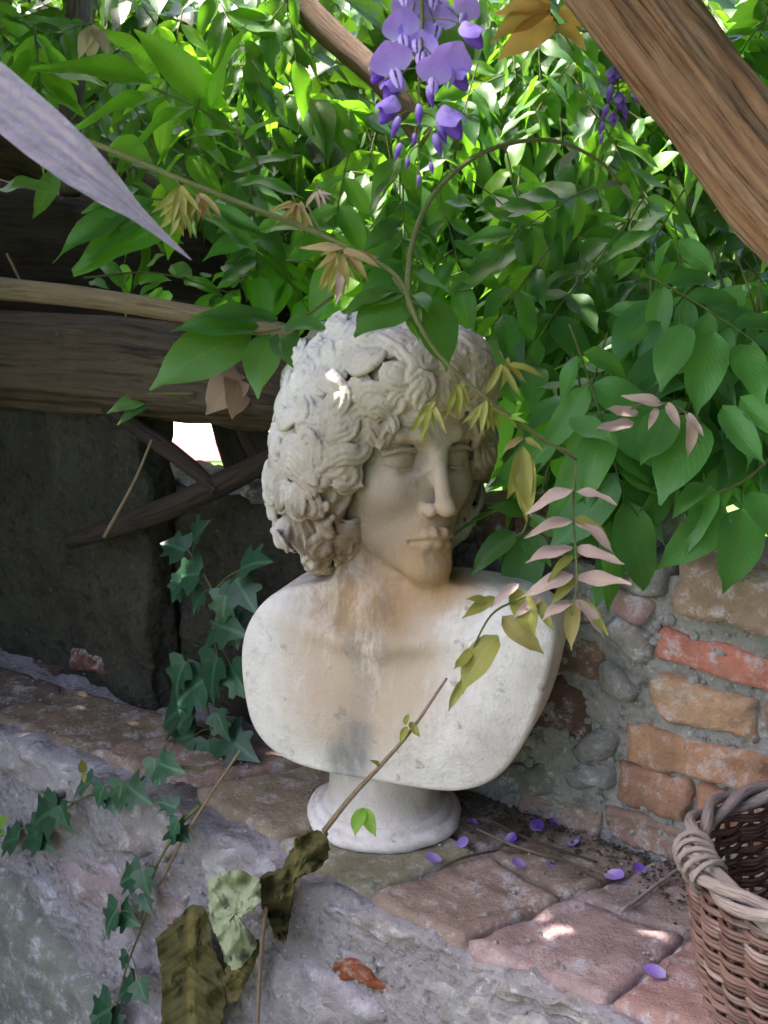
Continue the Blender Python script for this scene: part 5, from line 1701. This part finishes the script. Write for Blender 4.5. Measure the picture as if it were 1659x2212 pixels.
# dead leaves hanging from a dry stalk over the front of the ledge
def crumple(label, name, outline, off, mat, depth=0.02, seed=0, stalk=None):
    v = Vine(name, label, "dead leaf", at_wall(*outline[0], off), mat, "dead leaves hanging over the ledge front", M_TWIG)
    cx = sum(p[0] for p in outline) / len(outline)
    cy = sum(p[1] for p in outline) / len(outline)
    loop = [Vector((a, b, 0)) for a, b in outline]
    fine = spline(loop + [loop[0]], 9)[:-1]
    fine = [f_ + Vector((noise.noise(f_ * 0.11 + Vector((seed, 0, 0))), noise.noise(f_ * 0.11 + Vector((0, seed, 0))), 0)) * 4 + Vector((noise.noise(f_ * 0.4), noise.noise(f_ * 0.4 + Vector((7, 7, 0))), 0)) * 5 for f_ in fine]
    vs_, fs, uv = [], [], []
    R_ = 12
    base_loop = spline(loop + [loop[0]], 9)[:-1]
    m = len(fine)
    for r in range(R_ + 1):
        k = r / R_
        for i, p in enumerate(fine):
            bp = base_loop[i]
            kk = k ** 5
            x, y = lerp(cx, lerp(bp.x, p.x, kk), k), lerp(cy, lerp(bp.y, p.y, kk), k)
            w = Vector((x * 0.016 + seed, y * 0.016, seed * 1.7))
            h = depth * (0.6 + 0.9 * noise.noise(w) + 0.55 * noise.noise(w * 2.4) + 0.35 * abs(noise.noise(w * 5.0)) + 0.35 * math.sin((x * 0.6 + y) * 0.11 + 3 * noise.noise(w)) * k) + depth * 0.4 * (1 - k)
            vs_.append(at_wall(x, y, off + h) - Vector(v.root.location))
            uv.append((0.5 + (x - cx) / 260, 0.5 + (y - cy) / 260))
    for r in range(R_):
        for i in range(m):
            fs.append((r * m + i, r * m + (i + 1) % m, (r + 1) * m + (i + 1) % m, (r + 1) * m + i))
    me = leaf_mesh("blade", ([tuple(p) for p in vs_], fs, uv), mat)
    o = bpy.data.objects.new("blade", me)
    COL.objects.link(o)
    o.parent = v.root
    if stalk:
        v.twig([at_wall(a, b, off + depth * 0.4) for a, b in stalk], 0.0026, 0.0018, 7, 5)
    v.finish()
crumple("large flat dark olive-brown dead leaf hanging lowest on the ledge front", "dead_leaf", [(335, 2030), (375, 1990), (418, 1955), (448, 1970), (462, 2050), (488, 2120), (474, 2215), (425, 2265), (352, 2245), (350, 2130)], 0.175, M_DRY, 0.014, 3)  # leaf built in place of a mossy patch
crumple("crumpled pale grey-green dead leaf hanging from the dry stalk", "dead_leaf", [(448, 1900), (500, 1880), (556, 1895), (560, 1950), (520, 1985), (555, 2040), (505, 2095), (470, 2030), (452, 1980)], 0.185, M_DRY_PALE, 0.024, 8,
        [(575, 1960), (566, 2040), (560, 2130), (556, 2230)])
crumple("small dark green dead leaf tucked under the pale crumpled one", "dead_leaf", [(500, 2060), (560, 2030), (540, 2110), (500, 2170), (480, 2120)], 0.172, M_DRY, 0.014, 12)
crumple("curled olive dead leaf draped over the ledge edge by the socle", "dead_leaf", [(640, 1810), (690, 1795), (712, 1830), (690, 1875), (645, 1900), (630, 1960), (612, 2040), (575, 1980), (560, 1900), (610, 1870)], 0.160, M_OLIVE if False else M_DRY, 0.028, 15,
        [(705, 1800), (660, 1880), (600, 1930), (570, 1970)])
woody("twig", "slim brown twig lying up against the ledge front beside hanging ivy", "twig", [at_wall(520, 1620, 0.15), at_wall(440, 1740, 0.165), at_wall(380, 1840, 0.172), at_wall(345, 1910, 0.17)], [0.0015, 0.002, 0.002, 0.002], M_TWIG, 8, 0.0003)

# ------------------------------------------------------------------ wisteria flowers
def floret_mesh(kind):
    m = MB()
    def petal(fn, nu, nv, mi):
        vs_, fs = [], []
        for i in range(nu + 1):
            for j in range(nv + 1):
                vs_.append(fn(i / nu, 2 * j / nv - 1))
        W = nv + 1
        for i in range(nu):
            for j in range(nv):
                fs.append((i * W + j, i * W + j + 1, (i + 1) * W + j + 1, (i + 1) * W + j))
        m.add(vs_, fs, mi)
    if kind == 'open':
        def banner(u, a):
            w = 0.62 * math.sin(math.pi * min(0.97, u * 0.80 + 0.10)) ** 0.7
            x = a * w
            return (x, 0.15 + 0.75 * u - 0.08 * a * a + 0.06 * (1 - abs(a)) * (u > 0.85), 0.30 * u * u + 0.26 * x * x - 0.10 * abs(a) * u + 0.03 * math.sin(5 * a))
        petal(banner, 7, 8, 0)
        for s in (-1, 1):
            def wing(u, a, s=s):
                th = a * 1.45
                r = 0.20 * math.sin(math.pi * min(0.96, u * 0.86 + 0.10)) ** 0.65
                return (s * (0.02 + r * math.cos(th) * 0.80), 0.16 - 0.52 * u * (0.5 + 0.5 * u) + r * math.sin(th) * 0.75, 0.10 + 0.42 * u * (1 - 0.35 * u))
            petal(wing, 6, 6, 1)
    elif kind == 'half':
        def body(u, a):
            th = a * math.pi
            r = 0.23 * math.sin(math.pi * min(0.97, u * 0.90 + 0.07)) ** 0.75
            return (r * math.cos(th), 0.05 + 0.85 * u, -0.10 * u + r * math.sin(th) * 1.15 - 0.10 * u * u)
        petal(body, 8, 10, 1)
        def flap(u, a):
            w = 0.36 * math.sin(math.pi * min(0.97, u * 0.80 + 0.12)) ** 0.7
            return (a * w, 0.10 + 0.72 * u, 0.16 + 0.14 * u * u - 0.20 * a * a)
        petal(flap, 6, 6, 0)
    else:
        def bud(u, a):
            th = a * math.pi
            r = 0.17 * math.sin(math.pi * min(0.985, u ** 0.8 * 0.95 + 0.04)) ** 0.9
            return (r * math.cos(th), u * 0.95, r * math.sin(th) - 0.10 * u * u)
        petal(bud, 7, 8, 1)
    # green cup
    vs_ = [(0.09 * math.cos(k * math.pi / 4), -0.02 + 0.10 * r, 0.09 * math.sin(k * math.pi / 4) * (0.4 + 0.6 * r)) for r in (0, 1) for k in range(8)]
    m.add(vs_, [(k, (k + 1) % 8, 8 + (k + 1) % 8, 8 + k) for k in range(8)], 2)
    o = m.build("floret", [M_BANNER, M_WING, M_STEM])
    me = o.data
    bpy.data.objects.remove(o)
    return me
FL = {k: floret_mesh(k) for k in ('open', 'half', 'bud')}
def raceme(label, axis, fl, t):
    v = Vine("wisteria_flower_cluster", label, "wisteria flower", at_t(*axis[0], t), None, "hanging wisteria flower clusters")
    P = v.twig([at_t(a, b, t) for a, b in axis], 0.0016, 0.0006, 6, 8)
    for x, y, size, kind in fl:
        c = at_t(x, y, t + v.rng.uniform(-0.015, 0.01))
        ax = min(P, key=lambda w: (w - c - Vector((0, 0, 0.012))).length)
        out = c - ax
        out.y -= v.rng.uniform(0.004, 0.02)
        L = size / FPX * t
        if kind == 'open':
            d = Vector((out.x * 14, 0.12 + v.rng.gauss(0, 0.12), 0.9)).normalized()
            n = Vector((out.x * 16 + v.rng.gauss(0, 0.2), -1.0, 0.25 + v.rng.gauss(0, 0.15)))
        elif kind == 'half':
            d = Vector((out.x * 16, -0.45, -0.45)).normalized()
            n = Vector((0, -0.5, 0.8))
        else:
            d = Vector((out.x * 18, -0.15, -0.75)).normalized()
            n = Vector((0, -0.9, 0.3))
        b = c - d * L * 0.45
        put(FL[kind], "floret", v.root, b, d, n, L)
        v.twig([ax, lerp(ax, b, 0.6) + Vector((0, 0, 0.002)), b], 0.0007, 0.0006, 4, 3)
    v.finish()
O, H_, B_ = 'open', 'half', 'bud'
raceme("large lilac wisteria flower cluster hanging at the top centre", [(905, -120), (912, 40), (905, 180), (905, 300), (900, 410)],
       [(912, 100, 61, O), (845, 130, 77, O), (975, 130, 77, O), (950, 35, 67, O), (1005, 15, 61, O), (868, 58, 70, O), (885, 10, 67, O), (848, 185, 85, H_), (935, 155, 67, O), (838, 232, 80, H_), (975, 258, 95, H_),
        (900, 70, 67, O), (940, -30, 67, O), (870, -40, 67, O), (930, 205, 55, B_), (855, 272, 55, B_), (905, 245, 52, B_), (945, 310, 58, B_), (860, 325, 42, B_), (955, 285, 55, B_), (880, 352, 32, B_), (932, 362, 32, B_),
        (905, 388, 26, B_), (895, 300, 32, B_), (1020, 70, 80, H_), (820, 150, 70, H_), (990, 160, 80, H_)], 0.86)
raceme("smaller half-faded wisteria flower cluster against the reddish trunk", [(1335, 80), (1335, 180), (1328, 260), (1300, 330)],
       [(1325, 160, 52, H_), (1345, 150, 50, H_), (1318, 200, 45, B_), (1340, 215, 48, H_), (1380, 205, 48, H_), (1308, 240, 40, B_), (1350, 240, 40, B_), (1325, 255, 40, H_), (1300, 275, 34, B_), (1372, 175, 40, B_), (1300, 300, 26, B_)], 1.32)

# fallen petals on the ledge
pm = MB()
vs_, fs = [], []
for i in range(6):
    for j in range(7):
        u, a = i / 5, j / 3 - 1
        w = 0.42 * math.sin(math.pi * min(0.96, u * 0.85 + 0.10)) ** 0.7
        vs_.append((a * w, u, 0.25 * (a * w) ** 2 * 3 + 0.18 * (u - 0.4) ** 2 * 2))
for i in range(5):
    for j in range(6):
        fs.append((i * 7 + j, i * 7 + j + 1, (i + 1) * 7 + j + 1, (i + 1) * 7 + j))
pm.add(vs_, fs)
PM = pm.build("fallen_petal", M_BANNER)
PMd = PM.data
bpy.data.objects.remove(PM)
PMw = PMd.copy()
PMw.materials.clear()
PMw.materials.append(M_WING)
rp = random.Random(3)
for x, y, s, lab, me in [
        (1000, 1832, 34, "pale violet petal fallen against the socle's right foot", PMd), (950, 1853, 38, "pale violet petal fallen in front of the socle, leftmost petal", PMd),
        (1130, 1862, 36, "bright violet petal lying alone on the middle of the brown tile", PMd), (1312, 1886, 48, "large pale lilac petal on the tile joint midway to the basket", PMd),
        (1385, 1890, 34, "dark violet petal on the ledge nearest the basket", PMw), (1438, 2108, 42, "pale lilac petal on the front tile below the basket", PMd),
        (1095, 1808, 36, "dark violet petal in the debris closest behind the socle", PMw), (1150, 1795, 40, "violet petal folded upright in the debris at the wall foot", PMw),
        (1205, 1775, 32, "violet petal lying highest, up against the wall foot", PMw), (1238, 1818, 34, "violet petal in the debris, right end of the upper row", PMd),
        (1190, 1865, 22, "tiny lilac petal right of the bright violet one", PMd), (1030, 1775, 22, "tiny dull petal in the dark corner behind the socle", PMw)]:
    p = at_z(x, y, 0.002)
    a = rp.uniform(0, 6.28)
    tag(put(PMd if me is PMd else PMw, "fallen_petal", None, p, Vector((math.cos(a), math.sin(a), 0.15)), Vector((rp.gauss(0, .4), -0.4, 0.9)), s / FPX * 1.35), lab, "petal", "fallen wisteria petals on the ledge")
PAL = plain("yellow_speck", (0.65, 0.55, 0.30), 0.8)

for pts, lab in [
        ([(1030, 1790), (1120, 1830), (1240, 1865), (1330, 1895)], "long brown dry stem lying along the wall foot among petals"),
        ([(1060, 1770), (1150, 1815), (1290, 1862)], "second brown dry stem lying closest to the wall foot"),
        ([(1100, 1832), (1200, 1850), (1300, 1905)], "curved brown dry stem lying on the back tiles"),
        ([(960, 1870), (1010, 1850), (1080, 1836)], "short dry stem lying in front of the socle's right foot")]:
    woody("twig", lab, "dry stem", [at_z(a, b, 0.004 + 0.004 * math.sin(i * 2)) for i, (a, b) in enumerate(pts)], [0.0012, 0.0015, 0.001], M_TWIG if "long" in lab else M_LOG, 7, 0.0003, group="dry stems on the ledge")
woody("stick", "straight pale pinkish stick lying on tiles beside the basket", "stick", [at_z(1342, 1968, 0.005), at_z(1400, 1925, 0.006), at_z(1470, 1872, 0.008)], [0.0024, 0.0022, 0.0016], M_CANE, 9, 0.0003)

# ------------------------------------------------------------------ basket
def basket():
    c = Vector((0.399, -0.366, 0.004))
    root = empty("wicker_basket", "dark wicker basket with pale weathered cane rim standing on the ledge", "basket", c)
    H = 0.150
    rr = lambda z: 0.103 + 0.024 * (z / H) + 0.004 * math.sin(z / H * 3.1)
    g = random.Random(4)
    NS = 26
    for k in range(NS):
        th = 2 * math.pi * k / NS
        m = MB()
        pts = [c + Vector((math.cos(th) * rr(z), math.sin(th) * rr(z), z)) for z in [H * i / 6 for i in range(7)]]
        m.tube(pts, 0.0026, 6)
        m.build("stake", M_WICKER, root)
    rows = 26
    for r in range(rows):
        z0 = 0.004 + (H - 0.014) * r / (rows - 1)
        m = MB()
        for strand in range(2):
            pts, rad = [], []
            n = NS * 6
            jit = g.uniform(0, 100)
            for i in range(n + 1):
                th = 2 * math.pi * i / n
                off = 0.0052 * math.cos(NS * th / 2 * 1.0 + (r % 2) * math.pi + strand * 0.15) if NS % 2 == 0 else 0
                z = z0 + strand * 0.0030 + 0.0022 * noise.noise(Vector((math.cos(th) * 2, math.sin(th) * 2, jit))) + 0.0015 * math.sin(th + r)
                R_ = rr(z) + off + 0.0012 * noise.noise(Vector((th * 3, jit, 0)))
                pts.append(c + Vector((math.cos(th) * R_, math.sin(th) * R_, z)))
                rad.append(0.0023 * (1 + 0.35 * noise.noise(Vector((th * 5, jit, 3)))))
            m.tube(pts, rad, 5, cap=False)
        m.build("weaver", M_WICKER, root)
    # rim of twisted cane
    for s in range(3):
        m = MB()
        pts, rad = [], []
        n = 240
        for i in range(n + 1):
            th = 2 * math.pi * i / n
            a = 5 * th + s * 2.094
            w = 0.0085
            R_ = rr(H) + math.cos(a) * w
            pts.append(c + Vector((math.cos(th) * R_, math.sin(th) * R_, H + math.sin(a) * w * 0.8 + 0.002 * noise.noise(Vector((th * 2, s, 0))))))
            rad.append(0.0054 * (1 + 0.18 * noise.noise(Vector((th * 4, s * 9, 1)))))
        m.tube(pts, rad, 8, cap=False, rough=0.0004)
        m.build("rim", M_CANE, root)
    # wrapping where the handle was tied, at the left of the rim
    for k in range(5):
        th = math.radians(172 + k * 5)
        m = MB()
        cc = c + Vector((math.cos(th) * rr(H), math.sin(th) * rr(H), H))
        rad_ = Vector((math.cos(th), math.sin(th), 0))
        pts = [cc + rad_ * math.cos(a) * 0.0165 + Vector((0, 0, math.sin(a) * 0.0150)) + rad_.cross(Z) * 0.004 * math.sin(a + k) for a in [2 * math.pi * i / 16 for i in range(17)]]
        m.tube(pts, 0.0025, 6, cap=False)
        m.build("binding", M_CANE, root)
    m = MB()
    vs_, fs = [(c.x, c.y, c.z + 0.003)], []
    for i in range(32):
        th = 2 * math.pi * i / 32
        vs_.append((c.x + math.cos(th) * 0.101, c.y + math.sin(th) * 0.101, c.z + 0.003 + 0.001 * (i % 2)))
    fs = [(0, 1 + i, 1 + (i + 1) % 32) for i in range(32)]
    m.add(vs_, fs)
    m.build("base", M_WICKER, root)
basket()
pp = MB()
vs_, fs = [], []
cc = Vector((0.355, -0.400, 0.075))
for i in range(13):
    for j in range(13):
        x, y = (i / 12 - 0.5) * 0.09, (j / 12 - 0.5) * 0.07
        w = Vector((x * 45, y * 45, 3))
        vs_.append(cc + Vector((x, y, 0.018 * noise.noise(w) + 0.010 * noise.noise(w * 2.2) + 0.25 * abs(x))))
for i in range(12):
    for j in range(12):
        fs.append((i * 13 + j, i * 13 + j + 1, (i + 1) * 13 + j + 1, (i + 1) * 13 + j))
pp.add(vs_, fs)
tag(pp.build("paper", M_PAPER, None, False), "crumpled white paper lying inside the wicker basket", "paper")
